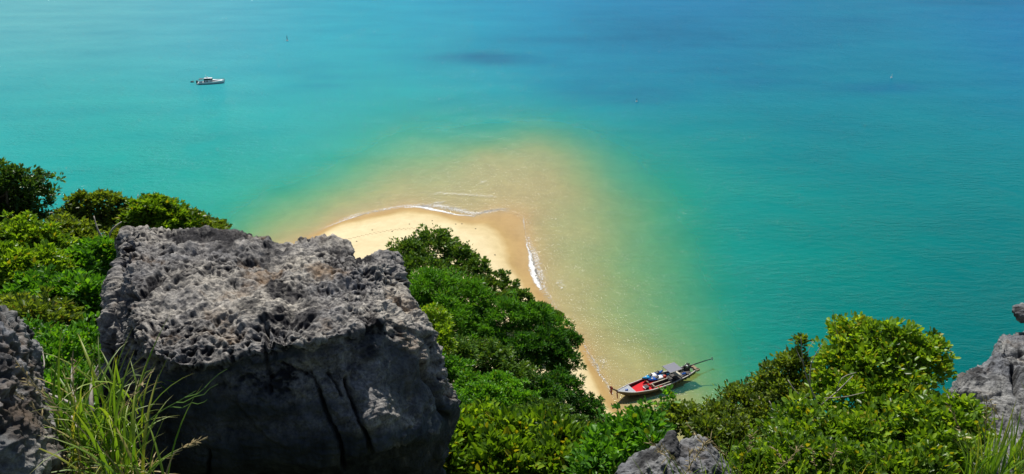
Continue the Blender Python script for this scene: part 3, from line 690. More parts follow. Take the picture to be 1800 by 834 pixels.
def plant(name, label, cat, lobes, leaf='kite', L=.3, ratio=.5, n=9000, clump=60, cr=.5, mt='green', upbias=.5, droop=0.0, bark=BARK, tr=None, base=None,
          singles=0, group=None, tone=(.45, .2), shell=.55, limbs=14, limbr=1.0, dead=(), trunks=None, hollow=0.13, yfrac=.04, ragged=.13):
    """lobes: (px, py, Y, rx px, ry px[, depth factor]) ; n leaves in clumps of `clump`"""
    cs, rs = [], []
    for lb in lobes:
        c = P(lb[0], lb[1], lb[2]); d = depth_of(c); rx = lb[3] * d / F; rz = lb[4] * d / F * 1.35
        cs.append(c); rs.append((rx, (rx + rz) / 2 * (lb[5] if len(lb) > 5 else 1), rz))
    cs = np.array(cs); rs = np.array(rs)
    vol = rs.prod(1) ** (2 / 3); pr = vol / vol.sum()
    cen = (cs * pr[:, None]).sum(0)
    if base is None: bx, by = cen[0], cen[1]
    else: bx, by = base
    gz = float(hill(bx, by)) - .15
    sz = float(bed_height(np.array([[bx, by]]))[0]) if by > 60 else -9
    b = np.array([bx, by, max(gz, sz - .1)])
    size = rs.mean()
    nc = max(4, n // clump); k = RNG.choice(len(cs), nc, p=pr)
    dirn = unit(RNG.normal(size=(nc, 3))); dirn[:, 2] = np.where(dirn[:, 2] < 0, dirn[:, 2] * np.where(RNG.random(nc) < .6, -1, .6), dirn[:, 2])
    rad = 1 - (1 - shell) * RNG.random(nc) ** 1.3; rad = np.where(RNG.random(nc) < ragged, rad * RNG.uniform(1.05, 1.35, nc), rad)
    wob = 1 + .42 * gnoise(dirn * 2.3 + k[:, None] * 7.1)
    cc = cs[k] + dirn * rs[k] * (rad * wob)[:, None]
    ctone = RNG.normal(0, tone[1] * .7, nc) 
    idx = np.repeat(np.arange(nc), clump); N_ = len(idx)
    off = RNG.normal(size=(N_, 3)) * cr * size * .32 * (.6 + .8 * RNG.random(nc))[idx][:, None] * (1, 1, .62)
    pos = cc[idx] + off
    # leave ragged holes
    if hollow > 0:
        keep = gnoise(pos / (size * .36) + 3.7) > -hollow_th(hollow); pos = pos[keep]; idx = idx[keep]; off = off[keep]; N_ = len(pos)
    ax = unit(unit(off) * .8 + dirn[idx] * .5 + RNG.normal(size=(N_, 3)) * .45 + (0, 0, upbias - droop))
    nr = unit(np.array([0, 0, 1.0]) + RNG.normal(size=(N_, 3)) * .55 + dirn[idx] * .35)
    Ls = L * (.65 + .6 * RNG.random(N_)); Wd = Ls * ratio
    tn = np.clip(tone[0] + ctone[idx] + RNG.normal(0, tone[1] * .6, N_), 0, .88); tn[RNG.random(N_) < yfrac] = .97
    root = thing(name, label, cat, b, group)
    sel = np.zeros(N_, bool)
    if singles:
        dc = np.linalg.norm(pos - np.array([0, 0, CAM_Z]), axis=1); u, v = proj(pos)
        sc = Ls / dc; sc[(u < 0) | (u > 1800) | (v > 834)] = 0
        # seen from the front: outermost per direction bucket
        key = (u // 9).astype(int) * 10000 + (v // 9).astype(int); o = np.argsort(dc); _, first = np.unique(key[o], return_index=True)
        cand = o[first]; cand = cand[sc[cand] > 0]; cand = cand[np.argsort(-sc[cand])][:singles]; sel[cand] = True
        bank = leaf_single(leaf, ratio, LM[mt]); tones = np.array((.15, .4, .6, .8, .97))
        for i in cand:
            a = Vector(unit(ax[i])); s_ = Vector(unit(np.cross(nr[i], ax[i]))); nn = a.cross(s_)
            me = bank[int(np.abs(tones - tn[i]).argmin())]
            o_ = bpy.data.objects.new('leaf', me); C.objects.link(o_); o_.parent = root
            mtx = Matrix((a * Ls[i], s_ * Ls[i], nn * Ls[i])).transposed().to_4x4(); mtx.translation = Vector(pos[i] - b); o_.matrix_local = mtx
    v, f, t = leaf_mesh_arrays(pos[~sel] - b, ax[~sel], nr[~sel], Ls[~sel], Wd[~sel], leaf, tn[~sel])
    link('foliage', mesh_np('foliage', v, f, smooth=False, attrs={'tone': t}), LM[mt], root, kind='stuff')
    # trunk and limbs
    tr = tr or size * .07; top = cs[np.argmax(vol)] - (0, 0, rs[np.argmax(vol)][2] * .35)
    tp = limb_path(b + RNG.normal(size=3) * .02, top, .08, 7) - b
    MB().tube(tp, list(np.linspace(tr, tr * .45, 7)), 8).build('trunk', bark, root, smooth=True)
    mbl = MB()
    for j in RNG.choice(nc, min(limbs, nc), replace=False):
        s = tp[RNG.integers(2, 7)]; e = cc[j] - b
        pth = limb_path(s, e, .18, 5); mbl.tube(pth, list(np.linspace(tr * .42 * limbr, tr * .08, 5)), 5, False)
        for _ in range(2):
            e2 = pth[3] + RNG.normal(size=3) * size * .3; mbl.tube(limb_path(pth[2], e2, .2, 4), list(np.linspace(tr * .16, tr * .05, 4)), 4, False)
    if mbl.v: mbl.build('limbs', bark, root, smooth=True)
    for pts in dead:
        w = [P(*q_[:3]) - b for q_ in pts]; r_ = [q_[3] for q_ in pts]
        w = catmull(np.array(w), (len(w) - 1) * 3 + 1); r_ = np.interp(np.linspace(0, 1, len(w)), np.linspace(0, 1, len(r_)), r_)
        MB().tube(w, list(r_), 6).build('branch', PALE, root, smooth=True, label='bare pale branch')
    return root
def hollow_th(h): return .55 - h

# --- left wood
LW = 'trees and bushes on the left ridge'
plant('broadleaf_tree', 'tall dark open-crowned tree at the left edge, highest of the left wood', 'tree',
      [(28,330,27,42,26),(66,356,27.5,28,20),(20,378,27,40,26),(-30,350,27,50,36),(60,394,27,30,16)], leaf='kite', L=.19, n=12000, clump=30, cr=.3, mt='dark', group=LW, ragged=.3, limbr=1.4,
      base=(-20.0, 25.5), tr=.26, limbs=30, hollow=.18, tone=(.5, .25), trunks=1)
plant('forked_tree', 'tree with two pale bare forked trunks rising out of the left wood', 'tree',
      [(150,358,24,26,12),(208,368,24.4,22,12),(182,352,24,20,8),(232,376,24.5,20,12),(122,374,23.8,16,8),(132,388,23.8,26,16),(165,392,24,40,18),(215,395,24,30,16)], leaf='kite', L=.17, n=9000, clump=22, cr=.28, mt='olive', group=LW, hollow=.16, limbs=30, ragged=.4,
      dead=[[(188,446,18.6,.032),(181,422,18.7,.03),(171,402,18.8,.024),(165,380,19,.013)], [(188,446,18.6,.032),(190,420,18.7,.028),(199,402,18.8,.022),(214,390,19,.013)],[(236,378,21,.025),(240,360,21.2,.018),(243,342,21.4,.01)]])
plant('broadleaf_tree', 'rounded yellow-green tree right behind the boulder top left corner', 'tree',
      [(266,376,21,34,18),(305,390,21,38,16),(280,362,21.2,22,9),(240,392,21,22,14)], leaf='kite', L=.16, n=12000, clump=24, cr=.28, mt='lime', group=LW, ragged=.35, limbs=24, tone=(.42, .22))
plant('broadleaf_tree', 'olive tree whose thinning right end stands against the pale green shallows', 'tree',
      [(335,392,21.5,30,12),(366,401,22,24,9),(350,412,21,36,11),(386,404,22.2,12,7)], leaf='kite', L=.15, n=8000, clump=20, cr=.32, mt='olive', group=LW, hollow=.12, ragged=.4, limbs=24)
for (lab, lobes, mt, L_, n_, tn_) in [
    ('dense yellow-green tree below the tall dark tree at the left edge', [(30,425,19,44,26),(75,440,19,40,26),(-20,440,19,40,30)], 'lime', .13, 13000, (.45, .2)),
    ('olive tree crown between the tall dark tree and the pale forked trunks', [(110,412,21.5,34,18),(140,428,21,34,16),(90,430,21,34,16),(215,425,21.5,30,16)], 'olive', .13, 12000, (.5, .2)),
    ('bright green bush below the pale forked trunks', [(170,465,15,34,26),(140,490,14.5,40,28),(195,455,15,20,20)], 'green', .12, 14000, (.6, .2)),
    ('bright lime bush at the left edge above the dark crag', [(25,490,13,50,34),(70,478,13.5,40,28),(-20,500,13,40,36)], 'lime', .11, 15000, (.5, .2)),
    ('leafy green bush left of the boulder halfway up its side', [(120,535,10.5,54,34),(165,550,10.2,34,40),(70,540,11,44,34)], 'green', .10, 15000, (.55, .22)),
    ('dark green bush above the tip of the dark crag', [(50,585,9.0,48,34),(20,560,9.5,44,26),(95,575,9.5,40,30)], 'olive', .085, 13000, (.5, .22))]:
    plant('leafy_bush' if 'bush' in lab else 'broadleaf_tree', lab, 'bush' if 'bush' in lab else 'tree', lobes, leaf='kite', L=L_ * 1.2, n=n_, clump=22, cr=.26, mt=mt, group=LW, tone=tn_, ragged=.28, limbs=24)
plant('twiggy_bush', 'near twiggy bush with pale bare stems between the dark crag and the boulder', 'bush',
      [(110,640,6.4,48,42),(155,620,6.8,34,44),(95,700,5.8,40,40),(150,690,6.0,36,40),(125,760,5.4,44,40),(70,610,7.4,34,30)], leaf='broad', L=.06, ratio=.52, n=8500, clump=16, cr=.36, mt='green', group=LW, singles=260, hollow=.2, tone=(.55, .25), limbs=30,
      dead=[[(160,750,5.0,.02),(148,735,5.1,.018),(135,715,5.2,.014),(80,690,5.4,.008)],[(150,738,5.0,.018),(132,700,5.2,.014),(126,670,5.4,.011),(128,640,5.6,.007)],[(162,730,5.0,.02),(160,700,5.1,.017),(163,665,5.3,.012),(175,640,5.4,.008)],
            [(136,772,4.8,.014),(134,750,4.9,.012),(126,732,5.0,.007)],[(80,700,5.4,.009),(74,660,5.6,.008),(78,640,5.7,.006),(73,610,5.9,.004)]])

# --- middle wood, down to the beach
MW = 'trees between the boulder and the beach'
def far_tree(lab, lobes, mt, n_, **kw):
    a = dict(leaf='kite', L=.42, clump=26, cr=.24, shell=.6, hollow=.14, ragged=.24, group=MW, limbs=12, tone=(.5, .22)); a.update(kw)
    lobes = [(l[0] + RNG.normal(0, 2), l[1] + RNG.normal(0, 2), l[2], l[3] * .88, l[4] * .86) for l in lobes]
    nm = a.pop('name', 'broadleaf_tree'); return plant(nm, lab, 'tree', lobes, n=n_, mt=mt, **a)
far_tree('dark broadleaf tree at the top of the middle wood, next to the dry sand', [(765,445,106,48,28),(715,450,104,36,26),(810,462,104,36,26),(745,478,100,60,28),(700,478,100,26,26)], 'dark', 20000, L=.55, tone=(.7, .2))
far_tree('open dark tree leaning over the dry sand with gaps showing sand', [(838,478,101,30,18),(870,492,99,26,14),(850,510,97,34,18),(895,505,97,18,8)], 'dark', 6500, L=.55, hollow=.28, tone=(.6, .2))
far_tree('sparse tree reaching over the beach above the wet sand', [(912,528,93,28,14),(948,545,91,26,12),(975,556,90,18,9),(890,530,94,26,14)], 'dark', 6000, L=.5, hollow=.22, tone=(.7, .2))
far_tree('large feathery tree at the centre of the middle wood, just right of the boulder top', [(760,515,82,52,34),(730,545,80,36,40),(820,530,82,46,34),(790,560,78,50,36)], 'feather', 26000, L=.5, ratio=.28, cr=.28, clump=30, name='feathery_tree', tone=(.8, .15))
far_tree('pale lime young tree close to the right rim of the boulder', [(765,575,60,28,28),(778,610,58,26,34),(748,600,58,20,24)], 'lime', 9000, L=.3, tone=(.62, .18))
far_tree('feathery dark tree in the middle of the wood, sloping to the beach', [(880,565,80,52,34),(935,572,81,40,30),(850,600,77,48,34),(975,580,82,26,16)], 'feather', 24000, L=.5, ratio=.28, clump=36, name='feathery_tree', tone=(.7, .18))
far_tree('dark feathery tree casting its shadow onto the wet sand', [(960,610,77,44,30),(915,630,75,50,34),(985,640,76,30,30),(1000,600,80,20,14)], 'feather', 22000, L=.5, ratio=.3, clump=36, name='feathery_tree', tone=(.35, .18))
far_tree('dark tree above the bright bushes in the lower middle wood', [(850,640,66,54,30),(800,640,62,36,32),(900,670,66,44,26)], 'dark', 18000, L=.42, tone=(.7, .2))
far_tree('low dark tree at the foot of the wood beside the sand', [(985,690,70,40,28),(1025,720,71,32,20),(950,700,66,40,28),(1045,735,72,16,12)], 'feather', 16000, L=.45, ratio=.3, name='feathery_tree', tone=(.35, .2))
far_tree('medium green tree under the pale lime tree, right of the boulder', [(790,665,46,40,30),(765,650,46,24,24),(830,690,44,36,26)], 'green', 14000, L=.28, tone=(.5, .2))
far_tree('bright green rounded tree in front of the dark lower trees', [(880,690,40,44,22),(850,710,38,40,26),(925,710,39,34,20)], 'green', 15000, L=.24, tone=(.68, .18))
far_tree('green tree beside the tip of the boulder shoulder', [(800,730,33,40,34),(840,745,31,40,28),(770,700,36,20,26)], 'green', 13000, L=.22, tone=(.45, .2))
far_tree('dark leafy tree low in the wood above the big-leaved shrub', [(960,740,36,50,22),(1010,760,34,40,20),(920,745,34,36,22)], 'dark', 13000, L=.25, tone=(.7, .2))
BL = 'big-leaved shrubs at the bottom centre'
for (lab, lobes, tn_, sg) in [
    ('big-leaved shrub with yellowing leaves directly right of the boulder foot', [(800,790,8.6,52,44),(840,770,9.2,48,34),(770,820,8.0,34,44)], (.42, .25), 300),
    ('big-leaved shrub with upright olive leaves in the bottom centre', [(890,790,8.8,50,40),(930,770,9.4,44,30),(880,830,8.0,60,40)], (.36, .26), 300),
    ('big-leaved shrub with darker leaves left of the pale outcrop', [(990,800,8.6,48,34),(1020,790,9.0,40,24),(980,840,8.0,60,36)], (.3, .25), 260)]:
    plant('big_leaved_shrub', lab, 'shrub', lobes, leaf='broad', L=.13, ratio=.5, n=6500, clump=11, cr=.32, mt='lime', upbias=.9, hollow=.15, group=BL, singles=sg, tone=tn_, limbs=22, limbr=.8,
         yfrac=.06)
plant('large_leaf_sapling', 'green sapling of round leaves in front of the long boat hull', 'sapling',
      [(1103,728,7.2,12,7),(1134,712,7.3,10,6),(1158,720,7.3,12,7),(1173,697,7.4,9,7),(1128,740,7.1,14,9),(1150,742,7.1,14,8),(1120,762,7.0,22,8),(1150,770,7.0,20,8)],
      leaf='broad', L=.075, ratio=.62, n=620, clump=8, cr=.85, mt='green', singles=240, tone=(.6, .2), limbs=26, shell=.3, tr=.035, limbr=.8, upbias=.4)
plant('large_leaf_shrub', 'green shrub of broad leaves between the big-leaved shrubs and the pale outcrop', 'shrub',
      [(1085,785,6.8,46,34),(1125,770,6.9,40,26),(1060,820,6.4,50,36),(1150,790,6.4,24,20)], leaf='broad', L=.085, ratio=.6, n=4600, clump=12, cr=.5, mt='green', singles=280, tone=(.52, .22), limbs=20)
RW = 'shrubs on the right slope'
plant('small_leaved_shrub', 'thin dark shrub behind the pale outcrop, right of the sapling', 'shrub',
      [(1190,728,8.6,22,12),(1215,745,8.4,26,18),(1175,750,8.4,28,18),(1240,765,8.0,30,22),(1215,725,8.8,12,10)], leaf='broad', L=.075, ratio=.5, n=3800, clump=12, cr=.5, mt='olive', group=RW, singles=200, hollow=.1, ragged=.03)
plant('small_leaved_shrub', 'olive shrub with fine leaves between the outcrop and the tall right shrub', 'shrub',
      [(1270,745,8.8,36,26),(1310,715,9.2,40,28),(1340,700,9.6,30,22),(1290,790,8.2,54,40),(1350,760,8.6,44,40),(1250,735,9.0,16,14)], leaf='broad', L=.062, ratio=.5, n=16000, clump=16, cr=.42, mt='olive', group=RW, singles=240, tone=(.4, .22), limbs=40,
      dead=[[(1352,705,8.4,.006),(1362,722,8.3,.009),(1378,735,8.2,.012)],[(1350,734,8.2,.007),(1385,738,8.1,.012),(1422,740,8.1,.008)]])
plant('rounded_shrub', 'tall rounded shrub of glossy yellow-green leaves on the right, topping the slope', 'shrub',
      [(1500,600,8.8,46,28),(1560,610,8.6,52,30),(1615,620,8.6,44,24),(1480,650,8.5,40,30),(1540,660,8.3,60,40),(1610,655,8.4,46,36),(1500,710,8.0,60,40),(1570,720,7.8,60,44)],
      leaf='broad', L=.085, ratio=.56, n=15000, clump=14, cr=.3, mt='lime', group=RW, singles=300, tone=(.55, .25), limbs=60, yfrac=.07, hollow=.17, ragged=.2)
plant('rounded_shrub', 'lower glossy shrub with lime leaves under the tall rounded shrub', 'shrub',
      [(1440,790,7.0,64,46),(1520,790,6.9,64,46),(1600,770,7.0,54,46),(1650,740,7.3,36,26),(1560,830,6.6,80,40),(1400,770,7.3,44,40)],
      leaf='broad', L=.08, ratio=.56, n=14000, clump=14, cr=.3, mt='lime', group=RW, singles=300, tone=(.42, .25), limbs=50, yfrac=.05, hollow=.16)
plant('low_shrub', 'low dark shrub growing under the lower glossy shrub at the bottom edge', 'shrub',
      [(1400,820,6.2,60,40),(1480,840,6.0,60,40),(1340,830,6.4,50,36),(1560,850,5.9,60,40),(1620,840,6.0,50,40)],
      leaf='broad', L=.075, ratio=.55, n=9000, clump=12, cr=.4, mt='lime', group=RW, singles=150, tone=(.36, .25), limbs=24)
plant('rounded_shrub', 'low glossy shrub spreading over the grey ledge at the right', 'shrub',
      [(1690,730,7.2,30,20),(1660,760,6.9,36,26),(1705,765,6.8,22,18),(1640,800,6.6,44,36),(1690,810,6.5,26,30)],
      leaf='broad', L=.085, ratio=.56, n=4200, clump=12, cr=.45, mt='lime', group=RW, singles=220, tone=(.48, .22), limbs=26, hollow=.08)
plant('thinning_shrub', 'half bare shrub with many grey dead twigs left of the rounded shrub', 'shrub',
      [(1395,635,9.2,22,14),(1370,655,9.2,26,16),(1420,660,9.0,24,16),(1385,690,8.9,36,20),(1350,675,9.3,20,14),(1440,700,8.6,30,24),(1405,605,9.3,8,8)], leaf='broad', L=.075, ratio=.5, n=4600, clump=12, cr=.5, mt='olive', group=RW, singles=220, hollow=.1, tone=(.5, .22), limbs=30,
      dead=[[(1440,715,7.70,0.0109),(1424,680,7.80,0.0094),(1412,640,7.90,0.0078),(1408,592,8.00,0.0039)],[(1412,640,7.90,0.0062),(1400,615,8.00,0.0039),(1398,600,8.00,0.0023)],[(1424,680,7.80,0.0078),(1426,640,7.90,0.0062),(1445,605,8.00,0.0031)],
            [(1430,708,7.70,0.0109),(1400,690,7.70,0.0086),(1385,668,7.80,0.0047)],[(1426,640,7.90,0.0055),(1420,620,7.90,0.0039),(1430,600,8.00,0.0023)],[(1440,715,7.60,0.0094),(1470,690,7.60,0.0078),(1500,660,7.70,0.0047)],[(1470,690,7.60,0.0062),(1480,665,7.60,0.0047),(1505,655,7.70,0.0031)],
            [(1450,700,7.60,0.0070),(1485,698,7.50,0.0055),(1520,690,7.60,0.0031)],[(1475,600,8.10,0.0039),(1468,570,8.10,0.0031),(1464,545,8.10,0.0016)]])

# ------------------------------------------------------------------ grass
def blade_mesh(h, w, lean, curl, tone, n=9):
    """a V-folded blade in its own space: grows up z, leans to +x"""
    t = np.linspace(0, 1, n); ang = lean + curl * t ** 1.4; ds = h / (n - 1)
    x = np.concatenate([[0], np.cumsum(np.sin(ang[:-1]) * ds)]); z = np.concatenate([[0], np.cumsum(np.cos(ang[:-1]) * ds)])
    wd = w * np.clip(np.minimum(.55 + 1.6 * t, (1 - t) * 2.2 + .03), 0, 1) * .5
    nx, nz = np.cos(ang), -np.sin(ang)
    v = np.stack([np.column_stack([x + nx * wd * .5, wd, z + nz * wd * .5]), np.column_stack([x, x * 0, z]), np.column_stack([x + nx * wd * .5, -wd, z + nz * wd * .5])], 1).reshape(-1, 3)
    return mesh_np('blade', v, grid_faces(n, 3), attrs={'tone': np.full(len(v), tone), 'along': np.repeat(t ** 3 * .8, 3)})
def tuft(name, label, spots, nb, hrange, w, lean=(.1, .7), curl=(.6, 2.2), heads=0, group=None, bias=None, tone=None):
    ps = [P(*s) for s in spots]; base = np.mean(ps, 0); r = thing(name, label, 'grass', base, group)
    bank = [blade_mesh(1, w / np.mean(hrange), RNG.uniform(*lean), RNG.uniform(*curl), tone or float(np.clip(RNG.normal(.42, .27), 0, 1))) for _ in range(26)]
    for m_ in bank: m_.materials.append(GM)
    for i in range(nb):
        me = bank[int(RNG.integers(26))]; o = bpy.data.objects.new('blade', me); C.objects.link(o); o.parent = r
        p = ps[int(RNG.integers(len(ps)))] - base + RNG.normal(size=3) * .06
        o.location = p; o.scale = (RNG.uniform(*hrange),) * 3
        az = RNG.uniform(0, 2 * math.pi) if bias is None else RNG.normal(bias[0], bias[1]); o.rotation_euler = (RNG.normal(0, .06), RNG.normal(0, .08), az)
    for i in range(heads):
        p = ps[int(RNG.integers(len(ps)))] - base; h = hrange[1] * RNG.uniform(.9, 1.25); a = RNG.uniform(-.5, .5); q_ = []
        for t in np.linspace(0, 1, 8): q_.append(p + np.array([math.sin(a) * h * t * (1 + .5 * t), RNG.normal(0, .004), h * t * .95]))
        mb = MB().tube(q_, list(np.linspace(.0035, .0015, 8)), 4, False)
        for k in range(16):
            c = q_[5] + (q_[7] - q_[5]) * (k / 15); d = RNG.normal(size=3) * .02 + (q_[7] - q_[5]) * .12
            mb.tube([c, c + d * .5, c + d], [.001, .004, .0005], 4, False)
        o = mb.build('seed_head', STRAW, r)
    return r
STRAW = paint('dry_straw', (.42, .33, .16), .8)
GR = 'grass tufts round the rocks'
tuft('tall_grass', 'tall arching bright green grass in front of the boulder lower left corner', [(150,850,3.3),(180,850,3.3),(200,870,3.2),(235,865,3.2),(140,800,3.4),(190,800,3.4),(255,880,3.1),(215,760,3.6)], 215, (.25, .8), .012, lean=(.0, .38), curl=(.3, 2.1), heads=5, group=GR)
tuft('tall_grass', 'grass tuft of long upright blades in front of the grey ledge, bottom right', [(1770,870,4.6),(1790,830,4.7),(1745,850,4.5),(1810,860,4.5),(1720,870,4.3)], 170, (.3, .72), .012, lean=(.0, .6), curl=(.2, 1.2), heads=4, group=GR)
tuft('thin_grass', 'thin dry grass stalks in front of the pale outcrop', [(1180,880,3.8),(1230,880,3.8),(1210,900,3.7),(1260,880,3.8),(1290,870,3.9),(1330,880,3.9)], 60, (.2, .48), .007, lean=(.0, .4), curl=(.1, 1.0), heads=9, group=GR)
tuft('thin_grass', 'thin dry stalks sticking up before the lower glossy shrub', [(1440,890,4.2),(1500,890,4.2),(1400,880,4.2),(1560,890,4.2)], 34, (.2, .5), .007, lean=(.0, .4), curl=(.1, 1.0), heads=3, group=GR)
tuft('dry_sprig', 'small sprig of tan dead grass on the upper left side of the boulder', [(262,676,4.25),(258,668,4.25)], 12, (.08, .16), .008, lean=(.6, 1.6), curl=(.4, 1.6), group=GR)
tuft('dead_grass', 'pale dead grass litter tangled at the foot of the arching long grass', [(150,860,3.15),(190,850,3.2),(230,850,3.2),(120,840,3.2)], 90, (.12, .3), .008, lean=(.3, 1.5), curl=(.3, 2.0), group=GR, tone=.98)
# the two bending stems in front of the boulder's dark side
def stem(label, pts, seeds):
    w = catmull(np.array([P(*p) for p in pts]), 14); b = w[0].copy(); r = thing('grass_stem', label, 'grass', b, GR)
    o = MB().tube(w - b, list(np.linspace(.004, .0015, 14)), 5, False).build('stalk', STRAW if seeds else GREEN, r)
    for k in range(3 if not seeds else 22):
        i = 6 + k * 2 if not seeds else 8 + int(k / 4.4); i = min(i, 12); c = w[i] - b; d = (w[i + 1] - w[i]); d = d / np.linalg.norm(d)
        if seeds:
            e = c + d * .03 + RNG.normal(size=3) * .014; MB().tube([c, (c + e) / 2, e], [.001, .0045, .0005], 4, False).build('seed', STRAW, r)
        else:
            e = c + d * .2 + np.array([.05, 0, -.05 + .05 * k]); MB().tube(limb_path(c, e, .2, 6), list(np.linspace(.004, .001, 6)), 4, False).build('blade', GREEN, r)
GREEN = paint('green_stem', (.10, .20, .03), .5)
stem('dry grass stem with straw seed head over the boulder dark face', [(290,840,3.1), (305,800,3.1), (325,785,3.12), (357,773,3.15)], True)
stem('green forked grass stem reaching right over the boulder dark face', [(255,745,3.3), (285,722,3.3), (315,705,3.3), (345,687,3.35)], False)

# ------------------------------------------------------------------ long-tailed boat
bow = G(1083, 702); stern = G(1217, 655); d = bow - stern; Lw = np.linalg.norm(d[:2]); sc = Lw / 12.3
mid = (bow + stern) / 2
lt = thing('longtail_boat', 'long narrow wooden boat with red mat and raised prow, nosed onto the sand', 'boat', (mid[0], mid[1], 0), rot=(0, 0, math.atan2(d[1], d[0])), scale=sc)
def hb(t): return float(np.interp(t, [0, .12, .35, .6, .8, .92, 1], [.66, .98, 1.32, 1.32, .98, .52, .05]))
def sz(t): return float(np.interp(t, [0, .15, .4, .65, .85, 1], [.78, .62, .56, .62, .86, 1.22]))
def kz(t): return float(np.interp(t, [0, .2, .7, .88, 1], [-.1, -.3, -.28, .1, 1.0]))
NT = 22; ts = [i / (NT - 1) for i in range(NT)]
def hx_(t): return -6.15 + 12.3 * t
secs = []; ins = []
for t in ts:
    b_, s_, k_ = hb(t), sz(t), kz(t); x = hx_(t)
    secs.append([(x, b_, s_), (x, b_ * .93, (s_ * .55 + k_ * .45)), (x, b_ * .62, k_ + .08 * (s_ - k_)), (x, 0, k_), (x, -b_ * .62, k_ + .08 * (s_ - k_)), (x, -b_ * .93, (s_ * .55 + k_ * .45)), (x, -b_, s_)])
MB().loft(secs, closed=False).build('hull', M['hullw'], lt, smooth=True)
m_ = MB()
for t0, t1 in zip(ts[:-1], ts[1:]):
    for s in (1, -1):
        a0, a1 = hb(t0), hb(t1); x0, x1 = hx_(t0), hx_(t1); z0, z1 = sz(t0), sz(t1); w = .09
        i0, i1 = max(a0 - w, .0), max(a1 - w, .0)
        vs = [(x0, s * (a0 + .03), z0 - .07), (x0, s * (a0 + .03), z0 + .03), (x0, s * i0, z0 + .03), (x0, s * i0, z0 - .12), (x1, s * (a1 + .03), z1 - .07), (x1, s * (a1 + .03), z1 + .03), (x1, s * i1, z1 + .03), (x1, s * i1, z1 - .12)]
        m_.add(vs, [(0, 1, 5, 4), (1, 2, 6, 5), (2, 3, 7, 6)])
m_.build('gunwale', M['rail'], lt)
m_ = MB(); 
for s in (1, -1):
    m_.loft([[(hx_(t), s * (max(hb(t) - .08, 0)), sz(t) - .05), (hx_(t), s * max(hb(t) - .14, 0), max(kz(t) + .1, .12))] for t in ts[:19]], closed=False)
m_.build('inner_planking', M['darkwood'], lt)
def deck(name, t0, t1, z, mat_, inset=.1, rise=0):
    n = 8; m = MB(); top = []
    for i in range(n):
        t = t0 + (t1 - t0) * i / (n - 1); w = max(hb(t) - inset, .02); zz = z(t) if callable(z) else z
        top.append([(hx_(t), w, zz), (hx_(t), -w, zz), (hx_(t), -w, zz - .04), (hx_(t), w, zz - .04)])
    return m.loft(top).build(name, mat_, lt)
deck('floor', .03, .60, .22, M['darkwood'], .13)
deck('red_mat', .47, .81, .36, M['red'], .12)
# foredeck of separate planks
for k in range(7):
    t0 = .80 + k * .026
    m = MB(); tt = [t0, t0 + .0245]
    m.loft([[(hx_(t), hb(t) - .07, sz(t) - .03), (hx_(t), -hb(t) + .07, sz(t) - .03), (hx_(t), -hb(t) + .07, sz(t) - .08), (hx_(t), hb(t) - .07, sz(t) - .08)] for t in tt]).build('plank', M['grey'], lt)
for k in range(5):
    x = hx_(.10 + k * .085); MB().box((x, 0, .30 + .02 * k), (.12, 2 * hb((x + 6.15) / 12.3) - .2, .06)).build('thwart', M['darkwood'], lt)
m_ = MB().tube([(6.0, 0, 1.15), (6.4, 0, 1.45), (6.9, 0, 1.85), (7.25, 0, 2.25)], [.11, .10, .09, .07], 8); m_.build('prow', M['hullw'], lt, smooth=True)
rb = MB().tube([(6.9, 0, 1.85), (7.02, .02, 1.98), (7.12, 0, 2.1)], .16, 8)
for a in (-.1, .06, .12): rb.tube([(6.95, a, 1.9), (7.05, a * 1.5, 1.5), (7.0, a * 1.8, 1.05)], [.06, .07, .05], 5)
rb.build('ribbon', M['redcloth'], lt)
rb = MB().tube([(6.2, .1, 1.25), (6.25, .3, .8), (6.2, .35, .35)], [.07, .08, .05], 6); rb.build('ribbon', M['redcloth'], lt)
MB().ball((4.7, .1, .98), .18, 8, 5, (1.3, .9, .5)).build('mooring_bundle', M['blue'], lt, smooth=True)
# side rack on the near (starboard / camera) side: cream framed, dark inside
sgn = -1 if (Matrix.Rotation(math.atan2(d[1], d[0]), 3, 'Z') @ Vector((0, 1, 0))).y > 0 else 1   # local y sign that faces the camera
NY = sgn
m_ = MB().box((-.35, NY * .42, .86), (2.8, .10, .07)).box((-.35, NY * 1.0, .70), (2.8, .07, .06))
for x in (-1.7, 1.0): m_.box((x, NY * .42, .58), (.08, .08, .55)).box((x, NY * .70, .82), (.08, .55, .06))
m_.build('side_rack', M['cream'], lt)
MB().box((-.35, NY * .46, .52), (2.6, .05, .5)).build('rack_panel', M['darkwood'], lt)
MB().box((1.75, NY * .30, .50), (.5, .6, .26)).box((1.75, NY * .30, .65), (.55, .65, .04)).build('locker', M['black'], lt)
MB().box((2.1, NY * .34, .50), (.06, .6, .2)).box((2.15, NY * .34, .62), (.16, .16, .06)).build('locker_rim', M['white'], lt)
# roof panel on posts
rz = 1.75; rot = Matrix.Rotation(NY * -.05, 3, 'X')
MB().box((-2.7, -NY * .15, rz), (1.95, 1.55, .05), rot).build('roof_panel', M['roof'], lt)
for x in (-3.6, -1.8):
    for y in (-.85, .6): MB().tube([(x, y, .6), (x, y, rz)], .03, 6).build('post', M['rail'], lt)
MB().tube([(-3.75, -.95, rz + .04), (-1.65, -.95, rz + .04)], .035, 6).tube([(-3.75, .75, rz + .04), (-1.65, .75, rz + .04)], .035, 6).build('roof_rail', M['rail'], lt)
MB().box((-3.35, .0, .78), (.75, 1.3, .06)).build('helm_bench', M['cream'], lt)
MB().ball((-1.35, NY * .1, .95), .24, 10, 7).build('orange_float', M['orange'], lt, smooth=True)
